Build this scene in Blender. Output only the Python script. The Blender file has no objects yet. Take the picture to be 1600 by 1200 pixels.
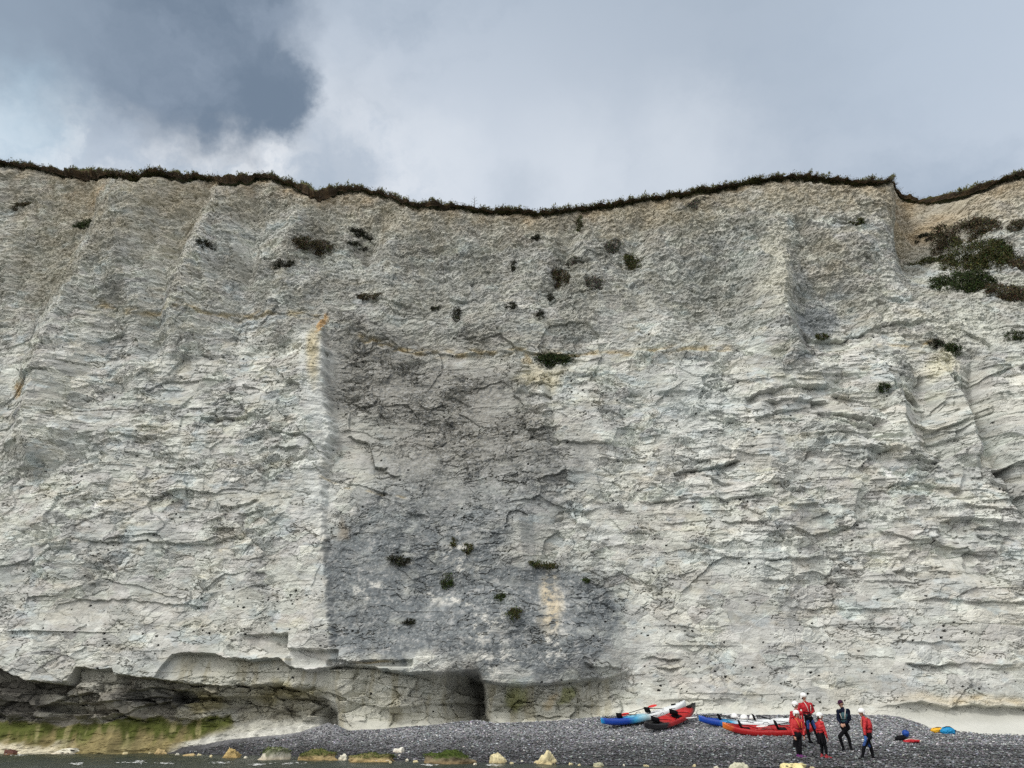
import bpy, bmesh, math, random, time
import numpy as np
from mathutils import Vector, Matrix
T0 = time.time()
random.seed(7); rng = np.random.default_rng(11)
F32 = np.float32
sc = bpy.context.scene
COL = sc.collection

# ------------------------------------------------------------------ camera
FPX = 1150.0; HOR = 1138.0; CH = 1.1
PITCH = math.atan((HOR-600)/FPX); cP, sP = math.cos(PITCH), math.sin(PITCH)
cam = bpy.data.cameras.new('camera'); camo = bpy.data.objects.new('camera', cam); COL.objects.link(camo)
cam.sensor_width = 36; cam.lens = 36*FPX/1600; cam.clip_start = 0.1; cam.clip_end = 9000
camo.location = (0, 0, CH); camo.rotation_euler = (math.pi/2+PITCH, 0, 0)
sc.camera = camo

def ray(X, Y):
    a = (X-800)/FPX; b = (600-Y)/FPX
    return np.array([a, cP-b*sP, sP+b*cP])
def at(X, Y, d):                       # point seen at photo pixel (X, Y) standing d metres out to sea-ward distance y = d
    r = ray(X, Y); t = d/r[1]
    return Vector((r[0]*t, d, CH+r[2]*t))
def proj(x, y, z):
    dep = y*cP+(z-CH)*sP; up = -y*sP+(z-CH)*cP
    return 800+FPX*x/dep, 600-FPX*up/dep

# ------------------------------------------------------------------ numpy noise
_P = np.random.default_rng(3).permutation(4096).astype(np.int32)
_P = np.concatenate([_P, _P, _P])
def ih(ix, iy, seed=0):
    return _P[(_P[(ix.astype(np.int32)+seed*131) & 4095]+iy.astype(np.int32)) & 4095]
_R = np.random.default_rng(5).random((4096, 4)).astype(F32)
_GA = (_R[:, 0]*2*np.pi); _GX = np.cos(_GA).astype(F32); _GY = np.sin(_GA).astype(F32)
def perlin(x, y, seed=0):
    x = np.asarray(x, F32); y = np.asarray(y, F32); x, y = np.broadcast_arrays(x, y)
    x0 = np.floor(x); y0 = np.floor(y); fx = x-x0; fy = y-y0; x0 = x0.astype(np.int32); y0 = y0.astype(np.int32)
    u = fx*fx*fx*(fx*(fx*6-15)+10); v = fy*fy*fy*(fy*(fy*6-15)+10)
    def g(i, j):
        h = ih(x0+i, y0+j, seed); return _GX[h]*(fx-i)+_GY[h]*(fy-j)
    a = g(0, 0); a = a+u*(g(1, 0)-a); b = g(0, 1); b = b+u*(g(1, 1)-b)
    return (a+v*(b-a))*1.5
def fbm(x, y, o=4, seed=0, g=0.5):
    s = 0; a = 1.0; n = 0
    for k in range(o):
        s = s+a*perlin(x*2**k+k*17.3, y*2**k-k*9.1, seed+k*7); n += a; a *= g
    return s/n*1.4
def worley(x, y, seed=0, jit=0.9):
    x0 = np.floor(x); y0 = np.floor(y); xi = x0.astype(np.int32); yi = y0.astype(np.int32); fx = x-x0; fy = y-y0
    f1 = np.full(x.shape, 9, F32); f2 = f1.copy(); hid = np.zeros(x.shape, np.int32); bx = f1.copy(); by = f1.copy()
    for i in (-1, 0, 1):
        for j in (-1, 0, 1):
            h = ih(xi+i, yi+j, seed)
            dx = fx-i-0.5-jit*(_R[h, 1]-0.5); dy = fy-j-0.5-jit*(_R[h, 2]-0.5); d = dx*dx+dy*dy
            m = d < f1; f2 = np.where(m, f1, np.minimum(f2, d)); f1 = np.where(m, d, f1)
            hid = np.where(m, h, hid); bx = np.where(m, dx, bx); by = np.where(m, dy, by)
    return np.sqrt(f1), np.sqrt(f2), hid, bx, by
def facets(x, y, cx, cy, seed, tilt=1.0, crack=0.10):
    f1, f2, h, dx, dy = worley(x/cx, y/cy, seed)
    o = (_R[h, 3]-0.5)+tilt*((_R[h, 0]-0.5)*dx*1.4+(_R[h, 1]-0.35)*dy*1.4)
    c = np.clip(1-(f2-f1)/crack, 0, 1)
    return o, c, h
def ss(a, b, x):
    t = np.clip((x-a)/(b-a), 0, 1); return t*t*(3-2*t)
def box(px, py, x0, x1, y0, y1, e=20):
    return ss(x0-e, x0+e, px)*(1-ss(x1-e, x1+e, px))*ss(y0-e, y0+e, py)*(1-ss(y1-e, y1+e, py))
def ell(px, py, cx, cy, rx, ry, soft=0.5, rot=0):
    c, s = math.cos(rot), math.sin(rot); dx = px-cx; dy = py-cy
    r = np.sqrt(((dx*c+dy*s)/rx)**2+((-dx*s+dy*c)/ry)**2)
    return 1-ss(1-soft, 1+soft, r)
def pl(pts):
    xs = [p[0] for p in pts]; ys = [p[1] for p in pts]
    return lambda x: np.interp(x, xs, ys)

# ------------------------------------------------------------------ mesh helpers
def grid_mesh(name, X, Y, Z, col=None, smooth=False):
    n, m = X.shape
    me = bpy.data.meshes.new(name)
    co = np.stack([X, Y, Z], -1).astype(F32).reshape(-1, 3)
    i = np.arange(n*m, dtype=np.int32).reshape(n, m)
    q = np.stack([i[:-1, :-1], i[:-1, 1:], i[1:, 1:], i[1:, :-1]], -1).reshape(-1, 4)
    return raw_mesh(name, co, q, col, smooth, me)
def raw_mesh(name, co, q, col=None, smooth=False, me=None):
    me = me or bpy.data.meshes.new(name); q = np.ascontiguousarray(q, np.int32); k = q.shape[1]
    me.vertices.add(len(co)); me.vertices.foreach_set('co', np.ascontiguousarray(co, F32).ravel())
    me.loops.add(q.size); me.loops.foreach_set('vertex_index', q.ravel())
    me.polygons.add(len(q)); me.polygons.foreach_set('loop_start', np.arange(0, q.size, k, dtype=np.int32))
    me.polygons.foreach_set('loop_total', np.full(len(q), k, np.int32))
    me.update(calc_edges=True)
    me.polygons.foreach_set('use_smooth', np.full(len(q), smooth, bool))
    if col is not None:
        a = me.color_attributes.new('Col', 'FLOAT_COLOR', 'POINT')
        c = np.ones((len(co), 4), F32); c[:, :3] = col.reshape(-1, 3); a.data.foreach_set('color', c.ravel())
    return me
def link(name, me, mat=None, parent=None):
    o = bpy.data.objects.new(name, me); COL.objects.link(o)
    if mat and me: me.materials.append(mat)
    if parent: o.parent = parent
    return o
def tag(o, label=None, cat=None, group=None, kind=None):
    if label: o['label'] = label
    if cat: o['category'] = cat
    if group: o['group'] = group
    if kind: o['kind'] = kind
    return o
def empty(name, loc, rz=0):
    o = bpy.data.objects.new(name, None); COL.objects.link(o); o.location = loc; o.rotation_euler = (0, 0, rz); o.empty_display_size = .2; return o

# ------------------------------------------------------------------ materials
def lin(r, g, b): return tuple(((c/255)/12.92 if c/255 <= .04045 else (((c/255)+.055)/1.055)**2.4) for c in (r, g, b))
class NT:
    def __init__(s, tree): s.t = tree; s.n = tree.nodes; s.l = tree.links
    def new(s, typ, **kw):
        n = s.n.new(typ)
        for k, v in kw.items():
            if k.startswith('i_'):
                key = k[2:]; key = int(key) if key.isdigit() else key.replace('_', ' ')
                if hasattr(v, 'is_linked') or isinstance(v, bpy.types.NodeSocket): s.l.new(v, n.inputs[key])
                else: n.inputs[key].default_value = v
            else: setattr(n, k, v)
        return n
    def math(s, op, a, b=0.0, c=None, clamp=False):
        n = s.n.new('ShaderNodeMath'); n.operation = op; n.use_clamp = clamp
        for k, v in enumerate((a, b) if c is None else (a, b, c)):
            if isinstance(v, bpy.types.NodeSocket): s.l.new(v, n.inputs[k])
            else: n.inputs[k].default_value = v
        return n.outputs[0]
    def vmath(s, op, a, b=(0, 0, 0), out=0):
        n = s.n.new('ShaderNodeVectorMath'); n.operation = op
        for k, v in enumerate((a, b)):
            if isinstance(v, bpy.types.NodeSocket): s.l.new(v, n.inputs[k])
            else: n.inputs[k].default_value = v
        return n.outputs[out]
    def sstep(s, x, a, b):
        n = s.n.new('ShaderNodeMapRange'); n.interpolation_type = 'SMOOTHSTEP'
        s.l.new(x, n.inputs[0]); n.inputs[1].default_value = a; n.inputs[2].default_value = b; return n.outputs[0]
    def mix(s, f, a, b, mode='MIX'):
        n = s.n.new('ShaderNodeMix'); n.data_type = 'RGBA'; n.blend_type = mode
        for k, v in ((0, f), (6, a), (7, b)):
            if isinstance(v, bpy.types.NodeSocket): s.l.new(v, n.inputs[k])
            else: n.inputs[k].default_value = v if k == 0 else (tuple(v)+(1,) if len(v) == 3 else v)
        return n.outputs[2]
    def noise(s, vec, scale, detail=4, rough=.55, out=0):
        n = s.n.new('ShaderNodeTexNoise'); s.l.new(vec, n.inputs['Vector']); n.inputs['Scale'].default_value = scale
        n.inputs['Detail'].default_value = detail; n.inputs['Roughness'].default_value = rough; return n.outputs[out]
def material(name, rough=.6, spec=.3):
    m = bpy.data.materials.new(name); m.use_nodes = True; nt = NT(m.node_tree); b = m.node_tree.nodes['Principled BSDF']
    b.inputs['Roughness'].default_value = rough; b.inputs['Specular IOR Level'].default_value = spec
    return m, nt, b
def attr_mat(name, rough=.9, spec=.15, vary=.25, scale=9, bump=.5, bscale=14, bdist=.03):
    m, nt, b = material(name, rough, spec)
    a = nt.new('ShaderNodeAttribute', attribute_name='Col').outputs['Color']
    co = nt.new('ShaderNodeTexCoord').outputs['Object']
    n = nt.noise(co, scale, 5, .6)
    f = nt.math('MULTIPLY_ADD', n, vary*2, 1-vary)
    c = nt.vmath('SCALE', a); nt.l.new(f, c.node.inputs['Scale'])
    nt.l.new(c, b.inputs['Base Color'])
    if bump:
        bn = nt.noise(co, bscale, 6, .62)
        bp = nt.new('ShaderNodeBump', i_Strength=bump, i_Distance=bdist, i_Height=bn)
        nt.l.new(bp.outputs[0], b.inputs['Normal'])
    return m
def paint(name, col, rough=.5, spec=.4, vary=.12, scale=6, bump=0, bscale=40):
    m, nt, b = material(name, rough, spec)
    co = nt.new('ShaderNodeTexCoord').outputs['Object']
    n = nt.noise(co, scale, 4, .6)
    f = nt.math('MULTIPLY_ADD', n, vary*2, 1-vary)
    c = nt.vmath('SCALE', tuple(col)); nt.l.new(f, c.node.inputs['Scale']); nt.l.new(c, b.inputs['Base Color'])
    if bump:
        bn = nt.noise(co, bscale, 3, .6); bp = nt.new('ShaderNodeBump', i_Strength=bump, i_Distance=.02, i_Height=bn); nt.l.new(bp.outputs[0], b.inputs['Normal'])
    return m

# ================================================================== CLIFF
def Y0(x, z):                          # nominal plan of the cliff: runs slightly away on the left, leans back a little
    yb = 37.6-0.062*np.clip(x, -40, 40)
    return yb+0.10*(z-1)
TOP = [(-200, 262), (-60, 252), (0, 248), (30, 253), (60, 257), (110, 262), (150, 265), (200, 264), (235, 259), (270, 265), (300, 269), (350, 270), (400, 268), (440, 273), (470, 280), (500, 292), (540, 287), (565, 288),
       (600, 297), (620, 306), (645, 314), (700, 315), (725, 318), (745, 323), (800, 327), (860, 329), (880, 327), (930, 318), (1000, 308), (1060, 299), (1100, 292), (1180, 278), (1250, 270), (1300, 272), (1330, 276), (1390, 280),
       (1405, 291), (1430, 301), (1455, 304), (1490, 299), (1520, 289), (1545, 279), (1580, 268), (1600, 262), (1700, 250), (1900, 240)]
TURF = pl([(-200, 12), (0, 9), (60, 12), (100, 20), (150, 20), (175, 8), (200, 6), (240, 9), (280, 16), (330, 12), (385, 24), (400, 12), (440, 12), (480, 20), (495, 30), (530, 14), (580, 14), (640, 10), (700, 14),
           (740, 9), (850, 7), (1000, 8), (1200, 6), (1300, 9), (1390, 11), (1500, 14), (1600, 16), (1900, 15)])
toppl = pl(TOP)
xs = np.concatenate([np.arange(-48, -36.5, .16), np.arange(-36.5, 36.5, .038), np.arange(36.5, 48, .16)]).astype(np.float64)
def off_top(xpx):                      # how far the cliff top stands back (m) in the gully at the right and the one at the left
    return 3.6*np.exp(-((xpx-1465)/62.)**2)+1.3*ss(1395, 1440, xpx)+0.8*(1-ss(120, 230, xpx))
zt = np.full(xs.shape, 34.0)
for _ in range(30):                    # solve the rim height so the silhouette follows the photo
    yt = Y0(xs, zt); X_, Y_ = proj(xs, yt, zt); ytt = yt+off_top(X_)
    X2, _y = proj(xs, ytt, zt)
    tgt = toppl(X2)+TURF(X2)*0.75
    b = (600-tgt)/FPX; r1 = cP-b*sP; r2 = sP+b*cP
    zt = 0.5*zt+0.5*(CH+ytt*r2/r1)
NZ = 980
v = np.linspace(0, 1, NZ); vv = (0.68*v+0.32*v*v)
ZB = -1.2
ZG = (ZB+(zt[None, :]-ZB)*vv[:, None]).astype(F32)
XG = np.broadcast_to(xs[None, :].astype(F32), ZG.shape).copy()
YN = Y0(XG, ZG).astype(F32)
PX, PY = proj(XG, YN, ZG); PX = PX.astype(F32); PY = PY.astype(F32)
# warped pixel coordinates so that painted regions have ragged edges
wpx = PX+22*fbm(XG/3, ZG/3, 4, 40)+7*fbm(XG/.7, ZG/.7, 3, 41)
wpy = PY+22*fbm(XG/3, ZG/3, 4, 50)+7*fbm(XG/.7, ZG/.7, 3, 51)
D = np.zeros_like(ZG)
x, z = XG, ZG
# --- macro form
D += 0.9*fbm(x/13, z/22, 3, 1)+0.35*fbm(x/4.5, z/8, 3, 2)
D -= off_top(PX)*(ss(500, 330, PY))*1.0
edge = np.interp(PY, [440, 490, 560, 640, 680, 700, 780, 860, 920, 980, 1020], [512, 500, 504, 510, 518, 506, 502, 505, 511, 515, 518]).astype(F32)+7*fbm(z/1.2, x*0+3, 3, 9)+3*fbm(x/.3, z/.3, 2, 13)
rec = ss(-3, 9, PX-edge)*(1-ss(0, 330, PX-edge))*ss(470, 560, PY)*(1-ss(985, 1035, PY))
D -= (.80-.45*ss(700, 800, PY))*rec
D += (.42-.25*ss(700, 800, PY))*np.exp(-((PX-edge+28)/26)**2)*ss(470, 540, PY)*(1-ss(980, 1020, PY))
# ridges and gullies: (polyline in photo pixels, half width px, height m)
def ridge(pts, w, h, asym=1.0, y0=None, y1=None):
    ys = [p[1] for p in pts]; xx = [p[0] for p in pts]
    cx = np.interp(PY, ys, xx).astype(F32)+6*fbm(z/1.5, x*0+w, 3, 12)
    d = PX-cx; ww = np.where(d < 0, w, w*asym)
    m = ss(ys[0]-25, ys[0]+25, PY)*(1-ss(ys[-1]-30, ys[-1]+30, PY))
    return h*m*np.maximum(0, 1-np.abs(d)/ww)
D += ridge([(212, 275), (150, 400), (110, 480), (70, 600), (50, 720)], 60, 1.7, 1.3)
D -= (1-ss(-70, 0, PX-np.interp(PY, [275, 400, 480, 600, 720], [190, 130, 95, 60, 40])))*ss(250, 330, PY)*(1-ss(520, 700, PY))*0.9
D += ridge([(350, 285), (300, 420), (280, 520)], 45, .9)-ridge([(322, 290), (262, 420), (235, 560)], 28, .9)+ridge([(240, 280), (200, 380), (190, 470)], 40, .7)
D += ridge([(470, 300), (440, 420), (430, 520)], 50, .8)-ridge([(600, 330), (560, 420)], 35, .8)-ridge([(400, 300), (385, 420), (360, 520)], 22, .6)-ridge([(1010, 330), (980, 440)], 26, .5)-ridge([(900, 350), (860, 470)], 24, .6)
D -= ridge([(860, 560), (862, 640), (868, 700)], 14, .35)
D += ridge([(1215, 400), (1215, 470), (1235, 560)], 70, 1.0, .5)
D -= ell(PX, PY, 1290, 500, 60, 55, .35)*0.5
D += ridge([(1380, 590), (1405, 660), (1430, 720)], 40, .9, .6)-ridge([(1430, 580), (1450, 660), (1470, 710)], 22, .6)
D += ridge([(1478, 580), (1500, 650), (1525, 720)], 40, 1.1, .5)-ridge([(1520, 560), (1548, 690), (1600, 790), (1680, 860)], 24, .9)
D += ridge([(1590, 600), (1610, 730)], 60, .9)
D -= ell(PX, PY, 1530, 860, 70, 50, .25)*0.35
D += ridge([(808, 800), (815, 850), (820, 900)], 22, .45)+ridge([(920, 840), (925, 890)], 20, .4)
D += ell(PX, PY, 800, 1010, 150, 70, .5)*0.8+ell(PX, PY, 920, 1020, 60, 40, .5)*0.3
# --- undercut at the foot: lips traced in photo pixels; below each lip the wall steps back
jag = 5*perlin(x/0.9, x*0+5.5, 77)+3*perlin(x/.3, x*0+1.5, 78)
def lip(pts, depth, soft=1.5, ext=18):
    f = np.interp(PX, [p[0] for p in pts], [p[1] for p in pts]).astype(F32)+jag*0.5
    m = ss(pts[0][0]-ext, pts[0][0]+2, PX)*(1-ss(pts[-1][0]-2, pts[-1][0]+ext, PX))
    dd = np.interp(PX, [p[0] for p in depth], [p[1] for p in depth]).astype(F32) if isinstance(depth, list) else depth
    return m*dd*ss(-soft, soft, PY-f), f
L2 = [(238, 1060), (250, 1040), (265, 1022), (290, 1018), (330, 1020), (350, 1027), (400, 1031), (432, 1025), (450, 1040), (480, 1047), (520, 1041), (545, 1038), (580, 1044), (620, 1049), (650, 1052), (700, 1052), (730, 1053), (745, 1060), (770, 1068), (795, 1072), (830, 1071), (870, 1067), (920, 1063), (960, 1058), (985, 1045)]
l2, f2_ = lip(L2, [(238, .3), (300, .75), (440, .8), (540, 1.0), (640, 1.2), (745, 1.7), (770, 1.2), (900, .9), (950, .5), (985, .1)])
D -= l2
L1 = [(-220, 1020), (0, 1043), (20, 1055), (40, 1063), (70, 1067), (93, 1072), (97, 1067), (105, 1052), (111, 1042), (150, 1047), (169, 1045), (173, 1054), (205, 1056), (235, 1060), (260, 1063), (280, 1067), (360, 1070), (430, 1069), (455, 1075), (475, 1083), (500, 1090), (515, 1098)]
l1, f1_ = lip(L1, [(-200, 1.2), (0, 1.5), (95, 1.4), (108, .75), (166, .7), (180, 1.25), (240, 1.1), (300, .7), (450, .75), (500, .5), (515, .05)])
D -= l1
D -= lip([(200, 1076), (215, 1072), (280, 1078), (285, 1090), (330, 1086), (440, 1088), (490, 1092)], .5)[0]
D -= lip([(60, 1100), (150, 1098), (205, 1088), (280, 1088)], .35)[0]
D -= lip([(372, 991), (400, 990), (420, 991), (422, 988), (446, 988)], [(372, .1), (415, .35), (446, .75)], ext=4)[0]*(1-ss(1018, 1030, PY))
D -= lip([(448, 1012), (490, 1015), (528, 1016)], .5, ext=4)[0]*(1-ss(1038, 1046, PY))
D -= lip([(512, 1030), (560, 1035), (600, 1034), (645, 1031)], .35, ext=5)[0]*(1-ss(1040, 1046, PY))
D -= lip([(505, 1080), (560, 1100), (600, 1106), (690, 1098), (745, 1097)], .3)[0]
D -= lip([(780, 1104), (850, 1101), (930, 1104)], .3)[0]
D -= lip([(1040, 1096), (1090, 1093), (1140, 1095)], .12)[0]
# sea cave and the little hole beside it
cxw = PX-752-5*fbm(z/.8, x*0+4, 3, 14)-.12*(PY-1090); cave = np.maximum(0, 1-np.abs(cxw)/np.where(cxw < 0, 72+14*fbm(z/.6, x*0, 2, 15), 7))**1.9*ss(1046, 1064, PY-.10*(cxw+30)*(cxw < -30))
D -= 2.1*cave
D -= 1.3*ss(0, 1, 1-np.abs(PX-506)/20)*ss(1098, 1118, PY)
_u = ss(1060, 1075, PY)*(1-ss(1118, 1132, PY))*(1-ss(490, 510, PX))
oA, cA, _ = facets(x+.3*fbm(x, z, 3, 87), z+.15*fbm(x/.8, z/.6, 3, 88), 1.7, .55, 187, 1.1, .06)[0:3]; D += _u*(.75*oA-.10*cA)
_u2 = ss(0, 8, PY-f2_)*(1-ss(1125, 1140, PY))*ss(495, 530, PX)*(1-ss(960, 1000, PX)); oC, cC, _ = facets(x+.25*fbm(x, z, 3, 187), z+.12*fbm(x/.8, z/.6, 3, 188), 1.5, .8, 287, 1.2, .05); D += _u2*(.42*oC-.07*cC)
oB, cB, _ = facets(x+.1*fbm(x/.5, z/.5, 2, 89), z, .7, .3, 188, 1.2, .08); D += (_u+.6*_u2)*(.28*oB-.05*cB)
# foot apron
D += (1.2*ss(1118, 1182, PY)+.20*fbm(x/1.1, z/.35, 5, 16, .6)*ss(1115, 1130, PY))*(1-ss(470, 530, wpx))+0.7*ss(1118, 1150, PY)*ss(520, 560, PX)*(1-ss(740, 750, PX))+.9*ss(1100, 1140, PY)*ss(756, 790, PX)*(1-ss(1350, 1420, PX))
lr, fr = lip([(1375, 1106), (1440, 1097), (1480, 1106), (1520, 1103), (1560, 1104), (1610, 1106), (1750, 1106)], [(1375, .02), (1440, .35), (1600, .45)], ext=25)
D -= lr
apron = ss(1365, 1450, PX)
D += apron*2.0*ss(1104, 1160, PY)**1.2
# --- bedding
PXs = None
zz = z+0.10*fbm(x/6, z/6, 3, 60)+0.02*x*0
smooth_low = ss(850, 980, PY); rub = 1-ss(430, 590, wpy+40*fbm(x/5, z/5, 2, 61)); 
stain_sm = ell(wpx, wpy, 640, 870, 170, 190, .4)             # the old grey face has little relief
shelf = np.clip(ell(wpx, wpy, 1400, 690, 330, 190, .5)+.8*ell(wpx, wpy, 240, 640, 240, 150, .5)+.4*ell(wpx, wpy, 1450, 930, 260, 150, .5), 0, 1)
foot = np.maximum(ss(1100, 1125, PY)*ss(500, 540, PX), ss(1124, 1134, PY))
rel = .60*(1-.62*smooth_low)*(1-.6*stain_sm)*(1-.85*foot)*(1-.75*np.exp(-((PX-edge-7)/20)**2)*ss(470, 520, PY))
def beds(th, amp, seed, wl, thr=.05):
    q = (zz+0.35*th*perlin(z/(th*4), z*0+seed, seed))/th; b = np.floor(q); fr_ = q-b
    n = perlin(x/wl+b*13.7, b*5.31+.5, seed)+.5*perlin(x/(wl*.3)+b*3.7, b*2.31+.5, seed+1)
    n = np.clip(n-thr, 0, .6)/.6
    return amp*n*(1-fr_)**.8
def bricks(th, amp, seed, wl, thr=.45):
    jx = x+.25*wl*fbm(x/wl, z/th*.6, 3, seed+3)*.5; q = (zz+.12*th*fbm(x/(wl*1.2), z/(th*2), 3, seed+4)+.35*th*perlin(z/(th*4), z*0+seed, seed))/th; b = np.floor(q); fr_ = q-b
    u = jx/wl+_R[ih(b, b*0, seed), 1]*9; u0 = np.floor(u); fu = u-u0; sp = .25+.5*_R[ih(u0, b, seed+1), 0]; cell = u0*2+(fu > sp)
    r_ = _R[ih(cell, b, seed+2), 3]; tl = _R[ih(cell, b, seed+5), 1]-.5
    return amp*np.clip((r_-thr)/(1-thr), 0, 1)*np.clip(1-fr_*(.75+.5*tl), 0, 1)*(1+.5*tl*(fu-.5))
lm = np.clip(.35+1.3*fbm(x/3.2, z/1.8, 3, 85), 0, 1)
D += bricks(1.3, .42, 171, 2.6)*(.25+.9*shelf)*rel*(1-.85*rub)*lm
D += bricks(.6, .24, 173, 1.3)*(.3+.9*shelf)*rel*(1-.85*rub)*np.clip(1.2-lm, .2, 1)
D += bricks(.3, .13, 175, .62)*(.5+.8*shelf)*rel*(1-.6*rub)*np.clip(.3+1.4*fbm(x/2, z/1.3, 3, 86), 0, 1)
D += beds(1.5, .12, 71, 6)*(.35+.8*shelf)*rel*(1-.8*rub)
D += beds(.62, .10, 73, 2.6)*(.35+1.0*shelf)*rel*(1-.85*rub)
D += beds(.27, .07, 75, 1.3)*(.5+.8*shelf)*rel*(1-.6*rub)
D += beds(.9, .16, 79, 9, .2)*smooth_low*(1-foot)
_j1 = perlin(xs/.9, xs*0+5.5, 177).astype(F32); _j2 = perlin(xs/.28, xs*0+1.5, 178).astype(F32)
def ledge(pts, dep, fade=15, up_=.45):
    dep = dep*.8
    m_ = (800+FPX*xs/34 > pts[0][0]-90) & (800+FPX*xs/50 < pts[-1][0]+90); jj = np.nonzero(m_)[0]
    if not len(jj): return
    a, b_ = jj[0], jj[-1]+1; px = PX[:, a:b_]; py = PY[:, a:b_]
    f = np.interp(px, [q[0] for q in pts], [q[1] for q in pts]).astype(F32)+(3.0*_j1+2.0*_j2)[None, a:b_]
    t = py-f; mm = ss(pts[0][0]-9, pts[0][0]+6, px)*(1-ss(pts[-1][0]-6, pts[-1][0]+9, px))*(.7+.5*_j1[None, a:b_])
    D[:, a:b_] += mm*dep*np.where(t > 0, -np.exp(-np.abs(t)/fade)*ss(0, 1.2, t), up_*np.exp(-np.abs(t)/(fade*.8)))
for pts, dep in (([(90, 845), (200, 845), (320, 846), (375, 832)], .22), ([(-40, 856), (0, 858), (40, 860)], .22), ([(30, 930), (170, 935), (345, 945)], .18), ([(70, 880), (125, 881)], .2), ([(100, 675), (250, 680)], .22), ([(262, 647), (345, 650), (392, 650)], .45), ([(290, 636), (340, 636)], .3),
 ([(120, 970), (165, 970)], .2), ([(140, 605), (190, 607)], .4), ([(205, 560), (270, 561)], .2), ([(20, 735), (110, 740)], .15), ([(340, 786), (362, 790), (400, 780)], .3), ([(370, 800), (410, 798)], .3), ([(200, 707), (300, 715)], .2), ([(420, 676), (480, 682)], .3), ([(400, 700), (470, 702)], .2),
 ([(1200, 872), (1320, 868)], .3), ([(1470, 815), (1480, 812), (1520, 811), (1590, 818)], .4), ([(1300, 860), (1400, 862)], .15), ([(1240, 948), (1400, 950)], .2), ([(1440, 935), (1520, 941), (1620, 945)], .22), ([(1260, 975), (1400, 980)], .12), ([(1420, 1036), (1495, 1038)], .40), ([(1515, 1036), (1575, 1040)], .2),
 ([(1168, 622), (1200, 612), (1240, 606), (1292, 604)], .75), ([(1195, 628), (1270, 626), (1290, 630)], .45), ([(1280, 645), (1330, 652), (1370, 662)], .45), ([(1060, 738), (1110, 732), (1150, 718)], .65), ([(1100, 742), (1140, 755)], .3), ([(1390, 757), (1440, 756), (1500, 765)], .35), ([(1400, 719), (1470, 719)], .45), ([(1350, 700), (1425, 712)], .35),
 ([(1553, 735), (1575, 726), (1620, 720), (1760, 714)], 1.0), ([(1455, 672), (1500, 664)], .5), ([(1430, 690), (1490, 685)], .4), ([(1402, 612), (1430, 620), (1440, 628)], .6), ([(1000, 783), (1060, 779), (1120, 778), (1190, 772)], .3), ([(1010, 1028), (1060, 1030)], .35), ([(1025, 1043), (1060, 1043)], .3), ([(915, 1037), (940, 1044), (965, 1044)], .5),
 ([(1255, 528), (1350, 520)], .4), ([(1345, 520), (1380, 508), (1440, 503)], .35), ([(1390, 462), (1425, 466)], .45), ([(1300, 700), (1390, 706)], .2), ([(1240, 590), (1320, 588)], .2), ([(1500, 790), (1600, 800)], .25), ([(1350, 680), (1402, 684)], .35), ([(1310, 658), (1360, 668)], .35), ([(870, 690), (950, 693)], .18),
 ([(940, 715), (1010, 720)], .2), ([(1030, 612), (1080, 611)], .25), ([(545, 677), (575, 690), (585, 728), (600, 730)], .5), ([(600, 735), (620, 745)], .3), ([(560, 515), (640, 545), (700, 548), (800, 548), (900, 553)], .22), ([(520, 748), (610, 772)], .2), ([(640, 800), (665, 806)], .3), ([(150, 480), (250, 488), (500, 493)], .16),
 ([(1360, 905), (1450, 908)], .12), ([(1190, 905), (1270, 903)], .12), ([(1400, 890), (1480, 896)], .15), ([(700, 462), (730, 468)], .3), ([(560, 462), (640, 475)], .3), ([(1130, 815), (1200, 812)], .2), ([(880, 797), (930, 797)], .25), ([(1040, 815), (1080, 815)], .2), ([(1400, 1000), (1500, 1003)], .15)): ledge(pts, dep)
# --- jointed blocks
wx = x+.35*fbm(x/1.6, z/1.6, 3, 80); wz = zz+.16*fbm(x/1.3, z/1.3, 3, 81)
patch = np.clip(.5+2.0*fbm(x/2.6, z/1.7, 4, 82), 0, 1.25)
o, c, h1 = facets(wx, wz, 2.6, 1.5, 21, 1.2, .05); D += rel*(.50*o)*(.5+.6*shelf+.25*(1-rub))
o, c, h2 = facets(wx+3, wz, 1.0, .55, 22, 1.3, .08); D += rel*(1-.5*rub)*patch*(.34*o-.07*c)
o3, c3, h3 = facets(wx+.06*fbm(x/.3, z/.3, 2, 83), wz+5, .44, .26, 23, 1.4, .12); D += (.3+.7*rel)*(.12+.9*np.maximum(patch, rub*.8))*(.15*o3-.045*c3)*(1-.5*foot)
o4, c4, h4 = facets(wx+9+.03*fbm(x/.12, z/.12, 2, 84), wz, .19, .125, 24, 1.2, .15); D += (.3+.7*rel)*(.15+.85*np.maximum(patch, rub))*(.06*o4-.015*c4)*(1-.6*foot)
o5, c5, h5 = facets(wx, wz+2, .095, .075, 25, 1.0, .2); D += (.5+.5*rel)*.016*o5*(1-.6*foot)
# rubbly, rain-washed upper face
n1 = fbm(x/.55, z/.45, 4, 90, .6); n2 = fbm((x+.35*z)/.9, z/7, 3, 91)
D += rub*(.13*np.abs(n1)*1.2+.26*n2+.05*fbm(x/.2, z/.16, 2, 92))
D += (.035+.05*rub)*(1-smooth_low*.4)*fbm(x/.5, z/.3, 5, 93, .55)*(1-.6*foot)
# thin dark crevices under broken flakes
_, _, _, _, _ = 0, 0, 0, 0, 0
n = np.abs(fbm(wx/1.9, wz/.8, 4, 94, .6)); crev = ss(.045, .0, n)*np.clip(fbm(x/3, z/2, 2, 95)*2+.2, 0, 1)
D -= .11*crev*(1-.8*foot)*(1-.5*rub)
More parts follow.
